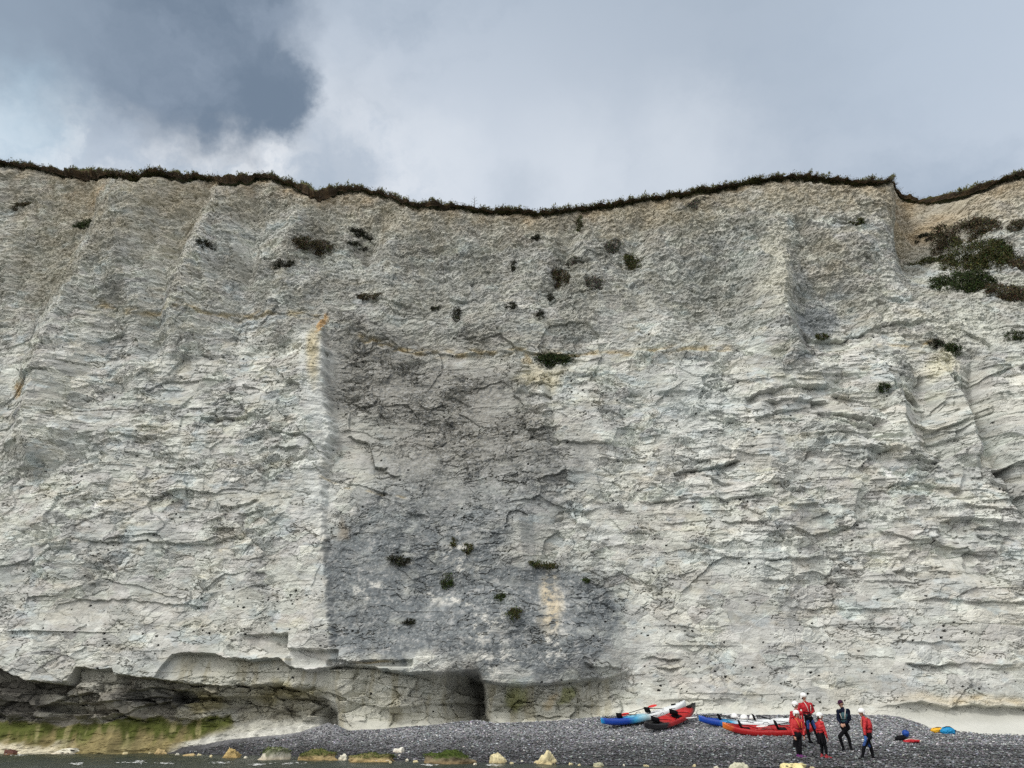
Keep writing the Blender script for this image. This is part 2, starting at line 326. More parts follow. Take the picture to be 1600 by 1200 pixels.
# rows of flint holes in the lower beds
fr1, fr2, fh, fdx, fdz = worley(x/.26, z/.2, 31)
row = np.zeros_like(z)
for (yy, x0, x1, s) in ((1005, 100, 230, 9), (862, 120, 300, 4), (985, 60, 420, 8), (966, 1210, 1300, 9), (980, 1200, 1480, 5), (1051, 1200, 1450, 5), (1090, 1180, 1420, 7), (1100, 1330, 1480, 9), (985, 460, 560, 7), (1042, 1000, 1200, 7), (985, 1000, 1120, 10), (340, 330, 420, 3), (352, 420, 520, 4), (1070, 1000, 1130, 9), (930, 300, 520, 12), (1075, 1480, 1600, 8), (990, 1400, 1600, 7)):
    row = np.maximum(row, np.exp(-((PY-yy-2*perlin(x/2, x*0, 33))/s)**2)*ss(x0-30, x0+30, PX)*(1-ss(x1-30, x1+30, PX)))
hole = (fr1 < .07+.20*_R[fh, 3]**2) & (_R[fh, 0] < .03*ss(400, 500, PY)+.30*row-.01)
hole = hole & (PY < 1112)
D -= np.where(hole, .10, 0)
# let the cliff bury its own foot and fall back at the very top edge
D -= .35*ss(.985, 1.0, v)[:, None].astype(F32)
YG = (YN-D).astype(F32)
ytop_ = np.convolve(np.pad(YG[-30:-15].mean(0), 20, mode='edge'), np.ones(41)/41, 'valid').astype(np.float64); zn = zt.copy()
for _ in range(20):
    X2, _y = proj(xs, ytop_, zn); tgt = toppl(X2)+TURF(X2)*.55; b = (600-tgt)/FPX; zn = .5*zn+.5*(CH+ytop_*(sP+b*cP)/(cP-b*sP))
ZG = (ZG+(zn-zt)[None, :]*ss(.55, 1, vv)[:, None]).astype(F32); z = ZG; zt0 = zt; zt = zn
PX, PY = proj(XG, Y0(XG, ZG), ZG); PX = PX.astype(F32); PY = PY.astype(F32)
print('cliff geometry', round(time.time()-T0, 1))

# --- colour (albedo) -------------------------------------------------------
def L(r, g, b): return np.array([r, g, b], F32)
C = np.empty(z.shape+(3,), F32); C[:] = L(.50, .505, .485)
def blend(m, col, a=1.0):
    m = np.clip(m*a, 0, 1)[..., None]; C[:] = C*(1-m)+np.asarray(col, F32)*m
big = fbm(x/5, z/4, 4, 101); mid = fbm(x/1.4, z/.9, 4, 102, .6); fine = fbm(x/.35, z/.25, 4, 103, .65)
blend(ss(.0, .5, big), L(.50, .495, .455), .6); blend(ss(.05, .55, -big), L(.42, .435, .425), .8)
blend(ss(.05, .5, fbm(x/1.1, z/.7, 4, 104, .6)), L(.44, .425, .39), .6)
blend(ss(.15, .55, fbm(x/1.6, z/.8, 4, 105, .6)), L(.60, .61, .585), .8)
blend(ss(.28, .5, fbm(x/2.2, z/1.2, 4, 106, .6)), L(.46, .50, .51), .7)          # bluish fresh chalk
blend(ss(.22, .55, fbm(x/2.8, z/1.1, 4, 107, .6)), L(.47, .445, .37), .4)
# per-block tone
C *= (1+.20*(_R[h1, 1]-.5)+.34*(_R[h2, 2]-.5)*np.clip(patch+.3, 0, 1)+.24*(_R[h3, 0]-.5)+.12*(_R[h4, 1]-.5))[..., None]
C *= (1+.10*(_R[h2, 0:3]-.5)*np.array([.4, .1, -.5], F32))
C *= (1+.08*fine+.14*mid)[..., None]
# weathered grey-brown skin of the rubbly upper face, brown loam washed from the rim
blend(ss(.0, .5, fbm(x/2.5, z/3, 4, 108, .6)+.2)*rub, L(.29, .28, .245), .55)
tgp = toppl(PX)+TURF(PX)
dz_ = PY-tgp+14*fbm(x/2, z/2, 3, 109)
blend(ss(75, 0, dz_)*np.clip(.75+.9*fbm(x/4, z/6, 3, 110), 0, 1), L(.43, .36, .26), .55)
blend(ss(22, 0, dz_)*np.clip(.5+1.2*fbm(x/2.5, z/2, 3, 111), 0, 1), L(.50, .37, .22), .5)
for (cx, cy, rx, ry, a, rot) in ((260, 330, 60, 70, .55, .3), (90, 330, 110, 70, .5, 0), (640, 330, 120, 50, .45, 0), (1440, 320, 40, 30, .4, 0), (1560, 300, 60, 30, .5, 0), (1290, 300, 120, 30, .5, 0), (1050, 330, 150, 35, .5, -.1), (1290, 405, 25, 40, .5, 0), (70, 430, 60, 60, .35, 0), (1000, 320, 60, 30, .4, 0)):
    blend(ell(wpx, wpy, cx, cy, rx, ry, .7, rot)*np.clip(.7+fbm(x/1.5, z/1.5, 3, 112), 0, 1), L(.44, .385, .285), a*.9)
# the old grey weathered face in the middle
dk = np.clip(ell(wpx, wpy, 635, 890, 140, 105, .35)+ell(wpx, wpy, 610, 965, 110, 60, .4)*.8+ell(wpx, wpy, 810, 985, 150, 65, .4)*.9+ell(wpx, wpy, 720, 760, 140, 90, .5)*.8+ell(wpx, wpy, 850, 960, 100, 75, .35)+ell(wpx, wpy, 680, 640, 170, 45, .6, .25)*.75+ell(wpx, wpy, 590, 570, 90, 60, .6, .5)*.7+ell(wpx, wpy, 720, 600, 110, 22, .6)*.9+ell(wpx, wpy, 600, 960, 80, 60, .4)*.8+ell(wpx, wpy, 800, 730, 110, 60, .6)*.6, 0, 1)
dk *= ss(-4, 6, PX-edge)+(PY > 1020)*.0
dk = np.clip(dk*1.35, 0, 1)*np.clip(1.0+.75*fbm(x/1.2, z/.8, 4, 113, .6), .25, 1)
blend(dk*(1-ss(700, 850, PY)), L(.195, .19, .175), .88); blend(dk*ss(660, 860, PY), L(.155, .172, .187), .95)
blend(ss(490, 540, PY)*(1-ss(680, 780, PY))*ss(0, 6, PX-edge)*(1-ss(220, 380, PX-edge)), L(.27, .26, .24), .5)
blend(ell(wpx, wpy, 760, 450, 280, 90, .6)*np.clip(.6+fbm(x/1.5, z/1.5, 3, 114), 0, 1), L(.27, .27, .25), .42)
blend(ell(wpx, wpy, 1130, 430, 110, 80, .6), L(.29, .30, .28), .35)
blend(ell(wpx, wpy, 1280, 505, 42, 30, .25), L(.27, .29, .31), .8); blend(ell(wpx, wpy, 1252, 545, 20, 20, .3), L(.26, .26, .26), .7)
blend(ell(wpx, wpy, 60, 400, 70, 60, .6), L(.27, .26, .21), .4)
fz = fbm(x/.55, z/.4, 5, 115, .78)
blend(ss(.20, .42, fz)*dk, L(.43, .43, .43), .7); fy = fbm(x/.16, z/.13, 3, 141, .7); blend(ss(.25, .5, fy)*dk, L(.42, .43, .44), .7); blend(ss(.18, .4, -fz)*dk, L(.09, .10, .11), .65); blend(ss(.25, .5, -fy)*dk, L(.08, .09, .10), .6)
for (cx, cy, rx, ry) in ((640, 882, 16, 8), (595, 925, 46, 8), (700, 935, 34, 8), (716, 865, 18, 24), (865, 935, 22, 34), (770, 1040, 40, 25), (870, 1000, 14, 30), (1500, 880, 60, 12), (1170, 860, 20, 30), (480, 960, 30, 30), (760, 985, 30, 30)):
    blend(ell(wpx, wpy, cx, cy, rx, ry, .5)*ss(-.05, .3, fz), L(.62, .61, .58), .85)
blend(ell(wpx, wpy, 862, 940, 15, 34, .8)*ss(-.25, .25, fz+.15), L(.56, .47, .33), .8)
blend(ell(wpx, wpy, 526, 828, 10, 8, .9), L(.20, .16, .11), .6)
# bright arris left of the grey face, its side light put into the colour
blend(np.exp(-((wpx-edge+10)/15)**2)*ss(500, 540, PY)*(1-ss(780, 840, PY)), L(.64, .655, .64), .8)
blend(ell(wpx, wpy, 1180, 870, 60, 40, .6), L(.62, .64, .62), .6); blend(ell(wpx, wpy, 1410, 455, 20, 10, .4), L(.66, .70, .70), .8); blend(ell(wpx, wpy, 1100, 640, 60, 60, .6), L(.58, .62, .63), .45)
blend(ell(wpx, wpy, 1520, 505, 70, 30, .6), L(.62, .62, .56), .55); blend(ell(wpx, wpy, 1480, 570, 26, 22, .5), L(.64, .60, .46), .6)
blend(ell(wpx, wpy, 1205, 420, 18, 70, .5, .15), L(.64, .62, .54), .6)  # left-facing side of the rib lightened in the colour, as if sunlit
# rust lines along marl seams
def seam(pts, w, a, col=L(.46, .36, .19)):
    f = np.interp(PX, [p[0] for p in pts], [p[1] for p in pts])+3*perlin(x/1.1, x*0, 120)
    m = np.exp(-((PY-f)/w)**2)*ss(pts[0][0]-10, pts[0][0]+5, PX)*(1-ss(pts[-1][0]-5, pts[-1][0]+10, PX))*np.clip(.4+1.6*perlin(x/.9, z/.3, 121), 0, 1)
    blend(m, col, a); return m
for p, w, a in (([(150, 478), (200, 490), (330, 490), (495, 492)], 5, .6), ([(560, 518), (600, 536), (650, 546), (700, 548), (800, 549), (900, 553), (1000, 549), (1060, 545), (1140, 547)], 4.5, .7), ([(1370, 545), (1400, 540), (1440, 540), (1455, 532)], 3, .9), ([(500, 745), (560, 765), (630, 778)], 2, .6), ([(1480, 1096), (1530, 1092), (1590, 1100)], 6, .6), ([(350, 1030), (400, 1033), (450, 1029)], 2, .4), ([(560, 1036), (640, 1034)], 1.5, .7)):
    m = seam(p, w, a); YG += .10*m*.6
blend(ell(wpx, wpy, 501, 510, 7, 22, .3), L(.48, .29, .11), .8); blend(ell(PX, wpy, 492, 555, 9, 35, .6), L(.50, .40, .20), .6)
blend(ell(wpx, wpy, 30, 602, 12, 7, .5), L(.46, .32, .15), .7); blend(ell(wpx, wpy, 820, 552, 10, 16, .5), L(.46, .36, .2), .6); blend(ell(wpx, wpy, 845, 585, 30, 26, .6), L(.55, .49, .33), .5)
# foot: clean chalk band, darker wall below the lip, green weed, salt-white base
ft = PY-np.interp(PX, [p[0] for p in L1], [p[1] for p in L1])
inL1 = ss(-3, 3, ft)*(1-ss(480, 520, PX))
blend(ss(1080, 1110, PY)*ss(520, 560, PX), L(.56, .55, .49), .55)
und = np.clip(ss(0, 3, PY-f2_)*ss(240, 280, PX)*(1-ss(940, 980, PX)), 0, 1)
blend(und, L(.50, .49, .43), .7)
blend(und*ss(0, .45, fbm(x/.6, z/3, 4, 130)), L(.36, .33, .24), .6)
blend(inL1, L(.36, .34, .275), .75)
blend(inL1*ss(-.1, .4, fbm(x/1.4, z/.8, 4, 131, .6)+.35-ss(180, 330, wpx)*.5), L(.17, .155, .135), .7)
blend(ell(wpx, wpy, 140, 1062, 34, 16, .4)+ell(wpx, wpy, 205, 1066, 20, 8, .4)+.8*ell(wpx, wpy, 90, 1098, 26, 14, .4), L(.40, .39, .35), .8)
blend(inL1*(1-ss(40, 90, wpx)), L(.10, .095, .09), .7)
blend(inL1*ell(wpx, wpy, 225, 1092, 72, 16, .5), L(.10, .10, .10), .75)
blend(ell(wpx, wpy, 440, 1080, 60, 14, .6)+ell(wpx, wpy, 300, 1098, 26, 20, .5), L(.22, .19, .07), .6)
blend(ell(wpx, wpy, 810, 1085, 16, 14, .5)+ell(wpx, wpy, 890, 1082, 10, 12, .5), L(.24, .25, .09), .75); blend(ell(wpx, wpy, 868, 1085, 8, 14, .5), L(.52, .40, .22), .5)
blend(ell(wpx, wpy, 745, 1085, 14, 50, .5), L(.10, .10, .095), .8); blend(ell(wpx, wpy, 715, 1085, 18, 40, .5), L(.27, .27, .25), .6)  # shade inside the sea cave painted into the colour, fading to its left
wall2 = ss(1112, 1124, wpy)*(1-ss(480, 530, wpx)); blend(wall2*ss(270, 320, wpx), L(.43, .425, .385), .85)
gr = ss(1128, 1136, wpy+2)*(1-ss(300, 350, wpx+(PY-1140)*2.2))
xi = x/YG*39; streak = fbm(xi/.7, z/2.5+xi*.1, 4, 132, .55)
blend(gr, L(.215, .175, .075), .9); blend(gr*ss(-.45, .35, streak+ .60-(PY-1136)/30), L(.075, .09, .022), .95)
blend(gr*ss(.15, .5, streak), L(.42, .36, .20), .45)
blend(ss(1158, 1170, wpy)*(1-ss(60, 110, wpx)), L(.60, .55, .43), .9)
wb = np.clip(ss(1152, 1158, PY+.16*(PX-300))*ss(225, 275, wpx)*(1-ss(480, 520, PX)), 0, 1); blend(wb, L(.55, .545, .51), .8)
blend(ss(1122, 1135, PY)*ss(540, 600, PX)*(1-ss(1330, 1380, PX)), L(.50, .50, .46), .6)
ap = apron*ss(-1, 2, PY-fr); blend(ap, L(.43, .43, .40), .92); blend(ap*ss(1120, 1134, PY+8*fbm(x/3, z, 2, 133)), L(.55, .55, .52), .85)
blend(apron*np.exp(-((PY-fr+9)/8)**2), L(.58, .49, .34), .5)
C[hole] = L(.05, .05, .05)
blend(crev*(1-foot)*(1-.6*rub), L(.20, .19, .165), .55)  # crevices, then block cracks, darkened in the colour as painted shade
blend((c3*.5*(1-foot)), L(.24, .225, .195), .5)
gn = (.55*fbm(x/.45, z/.3, 5, 140, .65)*np.clip(ss(1122, 1134, PY), 0, 1)*(1-ss(480, 520, PX)))[..., None]; C *= 1+gn
C *= np.array([.985, 1.005, 1.0], F32)*(1+.07*ss(480, 560, PY)*(1-ss(820, 900, PY))+.03)[..., None]
C = np.clip(C, .02, .78)
m_rock = attr_mat('chalk', .92, .12, .10, 6, .25, 10, .03)
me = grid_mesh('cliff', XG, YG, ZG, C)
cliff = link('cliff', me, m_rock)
tag(cliff, 'tall pale chalk cliff with grey weathered face and undercut foot', 'cliff', kind='structure')
print('cliff built', round(time.time()-T0, 1))

def cliff_y(px_, pz_):
    j = np.clip(np.searchsorted(xs, px_), 0, len(xs)-1); t = (pz_-ZB)/(zt[j]-ZB)
    if t > 1: return 1e6
    i = int(np.clip(np.searchsorted(ZG[:, j], pz_), 0, NZ-1)); return float(YG[i, j])
def cliff_hit(X, Y):
    r = ray(X, Y)
    for d in np.arange(32, 60, .04):
        t = d/r[1]
        if d >= cliff_y(r[0]*t, CH+r[2]*t): return Vector((r[0]*t, d, CH+r[2]*t))
    return at(X, Y, Y0(r[0]*42, 20))

# ================================================================== BEACH, WATER
BASE = pl([(-500, 1190), (240, 1180), (270, 1171), (330, 1162), (400, 1152), (470, 1144), (500, 1135), (512, 1130), (545, 1143), (600, 1141), (700, 1131), (745, 1127), (770, 1132), (850, 1130), (940, 1120), (1000, 1117), (1100, 1117), (1250, 1118), (1385, 1118), (1410, 1122), (1435, 1130), (1458, 1141), (1500, 1143), (1600, 1149), (1900, 1160)])
WEDGE = pl([(-500, 1170), (200, 1174.5), (300, 1178), (400, 1180), (600, 1187), (900, 1195), (1240, 1199.5), (1600, 1204), (1900, 1207)])
def shore(X):                          # distance of the waterline, of the cliff foot, and height of the shingle there
    X = np.asarray(X, float); dw = CH*1402/(WEDGE(X)-HOR); xw = (X-800)/FPX*35
    db = np.where(X < 520, 40.2-.002*X, 37.6-.062*xw-.9); zb = CH-(BASE(X)-HOR)/1402*db
    return dw, db, zb
def beach_z(bx, by):
    dep = by*cP; X = 800+FPX*bx/dep
    dw, db, zb = shore(X)
    t = (by-dw)/np.maximum(db-dw, .8)
    return np.where(t > 0, zb*np.clip(t, 0, 1.0)**1.45, t*np.maximum(db-dw, .8)*.10)
gx = np.arange(-30, 44, .07); gy = np.concatenate([np.arange(14, 24, .25), np.arange(24, 42, .07)])
BX, BY = np.meshgrid(gx, gy); BZ = beach_z(BX, BY)
BZ = BZ+.05*fbm(BX/2.5, BY/1.5, 3, 201)+.03*fbm(BX/.12, BY/.12, 2, 202)
dry = ss(.15, 1.0, BZ+.25*fbm(BX/3, BY/1.2, 3, 203))
bc = np.clip(.06+.19*dry, 0, 1)[..., None]*np.ones(3)*np.array([.97, 1.0, 1.07])
bc = bc*(1+.5*rng.standard_normal(BX.shape)*.6)[..., None]
bc = np.clip(bc, .015, .5)
m_sh = attr_mat('shingle', .7, .3, .35, 16, .8, 22, .05)
beach = link('shingle_beach', grid_mesh('shingle_beach', BX, BY, BZ, bc.astype(F32)), m_sh)
tag(beach, 'steep bank of grey flint shingle under the cliff', 'beach', kind='structure')
# individual pebbles as one uncountable mass
NP = 120000
px_ = rng.uniform(-24, 33, NP); py_ = 24+15*rng.random(NP)**1.15
zq = beach_z(px_, py_)+.05*fbm(px_/2.5, py_/1.5, 3, 201); cy_ = np.array([cliff_y(a, b+.1) for a, b in zip(px_, zq)])
k = (zq > .0) & (py_ < cy_+.1); px_, py_, zq = px_[k], py_[k], zq[k]; n_ = len(px_)
dirs = np.array([(1, 0, 0), (-1, 0, 0), (0, 1, 0), (0, -1, 0), (0, 0, 1), (0, 0, -1), (.62, .62, .45), (-.62, .62, .45), (.62, -.62, .45), (-.62, -.62, .45)], float)
fc = []
for a, b_, m_ in ((0, 2, 6), (2, 1, 7), (1, 3, 9), (3, 0, 8)): fc += [(a, b_, m_), (a, m_, 4), (m_, b_, 4), (b_, a, 5)]
fc = np.array(fc)
s = (.017+.028*rng.random((n_, 1, 1))**2)*(1+.5*rng.random((n_, 1, 3))); s[..., 2] *= .6
an = rng.uniform(0, 6.28, n_); ca, sa = np.cos(an)[:, None], np.sin(an)[:, None]
dv = dirs[None]*s*(1+.3*rng.standard_normal((n_, len(dirs), 1))*.5)
vx = dv[..., 0]*ca-dv[..., 1]*sa+px_[:, None]; vy = dv[..., 0]*sa+dv[..., 1]*ca+py_[:, None]; vz = dv[..., 2]+zq[:, None]+.025
co = np.stack([vx, vy, vz], -1).reshape(-1, 3); fa = (fc[None]+(np.arange(n_)*len(dirs))[:, None, None]).reshape(-1, 3)
g = rng.random(n_); dr = ss(.1, 1.0, zq+.3*fbm(px_/3, py_/1.2, 3, 203))
val = np.where(g < .55, .05+.06*rng.random(n_), np.where(g < .92, .13+.12*rng.random(n_), .30+.25*rng.random(n_)))*(.6+1.1*dr)
pc = val[:, None]*1.1*np.array([.96, 1.0, 1.07])*(1+.06*rng.standard_normal((n_, 3)))
pc = np.repeat(np.clip(pc, .01, .7), len(dirs), 0)
peb = link('pebbles', raw_mesh('pebbles', co, fa, pc.astype(F32)), attr_mat('pebble', .6, .35, .15, 12, 0))
tag(peb, 'loose grey and white flint pebbles covering the beach', 'pebbles', kind='stuff')

def ground(X, Y):                      # where the line of sight through a photo pixel meets beach or water
    r = ray(X, Y)
    for d in np.arange(16, 40, .02):
        t = d/r[1]; zz_ = CH+r[2]*t
        if zz_ <= max(0, float(beach_z(r[0]*t, d))): return Vector((r[0]*t, d, zz_))
    return Vector((r[0]*38/r[1], 38, float(beach_z(r[0]*38/r[1], 38))))
def gz(px_, py_): return max(0., float(beach_z(px_, py_)))

wxx = np.concatenate([[-1500, -300, -80], np.arange(-32, 34, .12), [80, 300, 1500]]); wyy = np.concatenate([[-3000, -600, -100, -20, 5, 12], np.arange(16, 42, .10)])
WX, WY = np.meshgrid(wxx, wyy); near = (np.abs(WX) < 40) & (WY > 14)
WZ = np.where(near, .035*fbm(WX/1.6, WY/.7, 4, 211)+.012*fbm(WX/.3, WY/.2, 2, 212), 0)
m_w, nt, b = material('sea_water', .18, .5)
co_ = nt.new('ShaderNodeTexCoord').outputs['Object']
sv = nt.vmath('MULTIPLY', co_, (1, 2.2, 1))
b.inputs['Base Color'].default_value = (.035, .045, .036, 1); b.inputs['IOR'].default_value = 1.33
wn = nt.noise(sv, 2.2, 6, .65); bp = nt.new('ShaderNodeBump', i_Strength=.9, i_Distance=.12, i_Height=wn); nt.l.new(bp.outputs[0], b.inputs['Normal'])
water = link('sea_water', grid_mesh('sea_water', WX, WY, WZ, None, True), m_w); tag(water, 'dark green-grey sea lapping along the shingle', 'sea', kind='structure')
# plateau behind the rim
tp = np.concatenate([[0, .6, 1.5, 4, 10, 40, 120]]); PXg = np.broadcast_to(xs[::6][None, :], (len(tp), len(xs[::6])))
ytop = YG[-1, ::6]; ztop = zt[::6]
PYg = ytop[None, :]+.3+tp[:, None]; PZg = ztop[None, :]-.05+.02*tp[:, None]-.35*(tp[:, None] > 1)*1.0
plat = link('clifftop_ground', grid_mesh('clifftop_ground', PXg, PYg, PZg, None, False), paint('clifftop_soil', (.06, .055, .03), .95, .1, .3, 3)); tag(plat, 'grassy ground behind the cliff rim', 'clifftop', kind='structure')

# ================================================================== TURF RIM
def leaf_cloud(centres, n, size, spread, up=.3, seed=0):
    """n small leaf triangles scattered round the given points; returns verts and faces"""
    r = np.random.default_rng(seed); c = np.asarray(centres); idx = r.integers(0, len(c), n); p = c[idx]+r.standard_normal((n, 3))*np.asarray(spread)
    d = r.standard_normal((n, 3)); d[:, 2] += up*2; d /= np.linalg.norm(d, axis=1)[:, None]
    e = np.cross(d, r.standard_normal((n, 3))); e /= np.linalg.norm(e, axis=1)[:, None]
    s = size*(.5+r.random((n, 1)))
    v0 = p-e*s*.35; v1 = p+e*s*.35; v2 = p+d*s*1.3
    return np.stack([v0, v1, v2], 1).reshape(-1, 3), np.arange(n*3).reshape(-1, 3)
m_leaf = attr_mat('foliage', .75, .2, .2, 5, 0)
m_soil = attr_mat('rim_soil', .95, .1, .3, 8, .7, 12, .06)
xt = np.arange(-44, 44, .06); nt_ = len(xt)
yr = np.interp(xt, xs, YG[-12, :]); zr = np.interp(xt, xs, zt); Xp, _ = proj(xt, yr, zr)
mpp = (yr*cP+zr*sP)/FPX/.80        # metres of height per photo pixel up there
th = TURF(Xp)*mpp*np.clip(TURF(Xp)/13, .5, 1.8)*np.clip(.34+.60*fbm(xt/2.2, xt*0, 3, 306), .06, 1.2)
prof = [(-.9, 0), (-.55, .05), (-.2, .30), (.1, .42), (.45, .40), (.8, .30), (1.0, .05), (1.05, -.5), (.9, -1.4), (.75, -3.0)]
TX = []; TY = []; TZ = []
for kk, (hh, out) in enumerate(prof):
    wob = .16*fbm(xt/.7, xt*0+kk*.35, 4, 301, .6)+.08*fbm(xt/.2, xt*0+kk*.7, 2, 302)
    lo = .5*np.clip(fbm(xt/1.3, xt*0, 4, 303), -.4, 1)
    TX.append(xt); TY.append(yr-out*np.clip(th*1.6, .35, 1)-.6*wob-.10); TZ.append(zr+hh*th*(.62 if hh < 0 else .42)+(wob*.5 if hh > -.8 else lo*.0)-(.35*lo*th if hh < 0 else -.15*wob))
TX, TY, TZ = map(np.array, (TX, TY, TZ))
n_ = fbm(TX/.5, TZ/.4, 3, 305)
tc = np.empty(TX.shape+(3,)); tc[:] = (.065, .050, .036); g_ = ss(-.1, .4, n_)[..., None]; tc = tc*(1-g_)+np.array((.13, .092, .058))*g_
topm = (np.arange(len(prof)) >= 4)[:, None, None]; tc = np.where(topm, np.array((.085, .09, .04))*(1+.4*n_[..., None]), tc)
turf = link('turf', grid_mesh('turf', TX, TY, TZ, tc.astype(F32)), m_soil); tag(turf, 'dark overhanging turf and soil along the cliff rim', 'turf', kind='stuff')
cen = []
for i in range(0, nt_, 1):
    for _ in range(5):
        hh = random.random()**1.5; cen.append((xt[i]+random.uniform(-.1, .1), yr[i]-.25-random.uniform(-.7, .2), zr[i]+th[i]*(.36-hh*.8)))
v1_, f1__ = leaf_cloud(cen, 42000, .055, (.08, .10, .02), .5, 5)
base = np.array((.085, .072, .048)); lc = np.repeat(base*(.5+1.3*np.random.default_rng(8).random((42000, 1)))*(1+.2*np.random.default_rng(9).standard_normal((42000, 3))), 3, 0)
cen2 = [(xt[i], yr[i]-.1+random.uniform(-.2, .5), zr[i]+th[i]*.42+.02) for i in range(nt_) if fbm(np.array([xt[i]/2.5]), np.array([.3]), 3, 310)[0] > -.25 or 900 < Xp[i] < 1000]
v2_, f2__ = leaf_cloud(cen2, 22000, .10, (.06, .15, .03), 1.6, 6)
lc2 = np.repeat(np.array((.12, .125, .055))*(.5+1.2*np.random.default_rng(10).random((22000, 1))), 3, 0)*np.ones(3)
gm = raw_mesh('grass', np.concatenate([v1_, v2_]), np.concatenate([f1__, f2__+len(v1_)]), np.clip(np.concatenate([lc, lc2]), .008, .3).astype(F32))
tag(link('grass', gm, m_leaf), 'dark wiry grass and scrub fringing the cliff rim', 'grass', kind='stuff')

# ================================================================== PLANTS ON THE FACE
GREEN = (.030, .045, .014); DARK = (.028, .030, .018); BROWN = (.070, .060, .034); GREY = (.10, .10, .08); OLIVE = (.055, .06, .02)
def plant(name, X, Y, w, h, col, label, rot=0, group='plants rooted on the cliff face', dens=1.0, cat='shrub', sp=1.0):
    p = cliff_hit(X, Y+h*.15); dep = p.y*cP+(p.z-CH)*sP; m = dep/FPX
    W = w*m*.58; H = h*m*.56/.85; c, s_ = math.cos(rot), math.sin(rot)
    e = empty(name, p); tag(e, label, cat, group)
    r = np.random.default_rng(int(X*7+Y)); n = max(14, int(w*h/(16 if cat != 'scrub' else 9)))
    cen = []
    for _ in range(n):
        a = r.uniform(0, 6.28); q = math.sqrt(r.random()); lx = math.cos(a)*q*W*.85; lz = math.sin(a)*q*H*.8
        gx_ = lx*c-lz*s_; gz_ = lx*s_+lz*c
        cy = cliff_y(p.x+gx_, p.z+gz_); cy = p.y if cy > 1e5 or abs(cy-p.y) > 1.6 else cy
        cen.append((gx_, cy-p.y-.05-.28*W*(1-q)*r.random(), gz_))
    nl = int((W*H*3.14)*1200*dens)+140; sz = .055+.012*min(W, 2)
    if cat == 'scrub': cen = [q for q in cen if fbm(np.array([(p.x+q[0])/.7]), np.array([(p.z+q[2])/.45]), 3, 320)[0] > -.22] or cen
    vv_, ff = leaf_cloud(cen, nl, sz, (W*(.12 if cat != 'scrub' else .05)+.03, .05, H*.10+.02), .4, int(X+Y))
    cc = np.repeat(np.array(col)*(.45+1.3*r.random((nl, 1)))*(1+.18*r.standard_normal((nl, 3))), 3, 0)
    link('foliage', raw_mesh('foliage', vv_, ff, np.clip(cc, .005, .3).astype(F32)), m_leaf, e)
    # woody stems from the rock into the foliage
    bm = bmesh.new()
    for k_ in range(1):
        q = cen[r.integers(0, len(cen))]; tube(bm, [Vector((q[0]*.3, .12, q[2]*.4-H*.25)), Vector((q[0]*.7, q[1]*.5, q[2]*.6)), Vector((q[0], q[1]-.03, q[2]+.04))], [.018, .012, .006], 5)
    fin('stem', bm, m_wood, e)
    return e
def tube(bm, pts, rad, seg=8, caps=True):
    rings = []
    for i, p in enumerate(pts):
        t = (pts[min(i+1, len(pts)-1)]-pts[max(i-1, 0)]).normalized(); u = t.orthogonal().normalized() if i == 0 else (u_-t*u_.dot(t)).normalized(); u_ = u; w = t.cross(u)
        r = rad[i] if isinstance(rad, (list, tuple)) else rad
        rings.append([bm.verts.new(p+(u*math.cos(a)+w*math.sin(a))*r) for a in [2*math.pi*k/seg for k in range(seg)]])
    for a, b in zip(rings, rings[1:]):
        for k in range(seg): bm.faces.new((a[k], a[(k+1) % seg], b[(k+1) % seg], b[k]))
    if caps: bm.faces.new(rings[0][::-1]); bm.faces.new(rings[-1])
def fin(name, bm, mat, parent=None, smooth=True):
    me = bpy.data.meshes.new(name); bmesh.ops.recalc_face_normals(bm, faces=bm.faces); bm.to_mesh(me); bm.free()
    if smooth: me.polygons.foreach_set('use_smooth', np.ones(len(me.polygons), bool))
    return link(name, me, mat, parent)
m_wood = paint('woody_stem', (.07, .055, .04), .9, .1)
S = 'shrub'
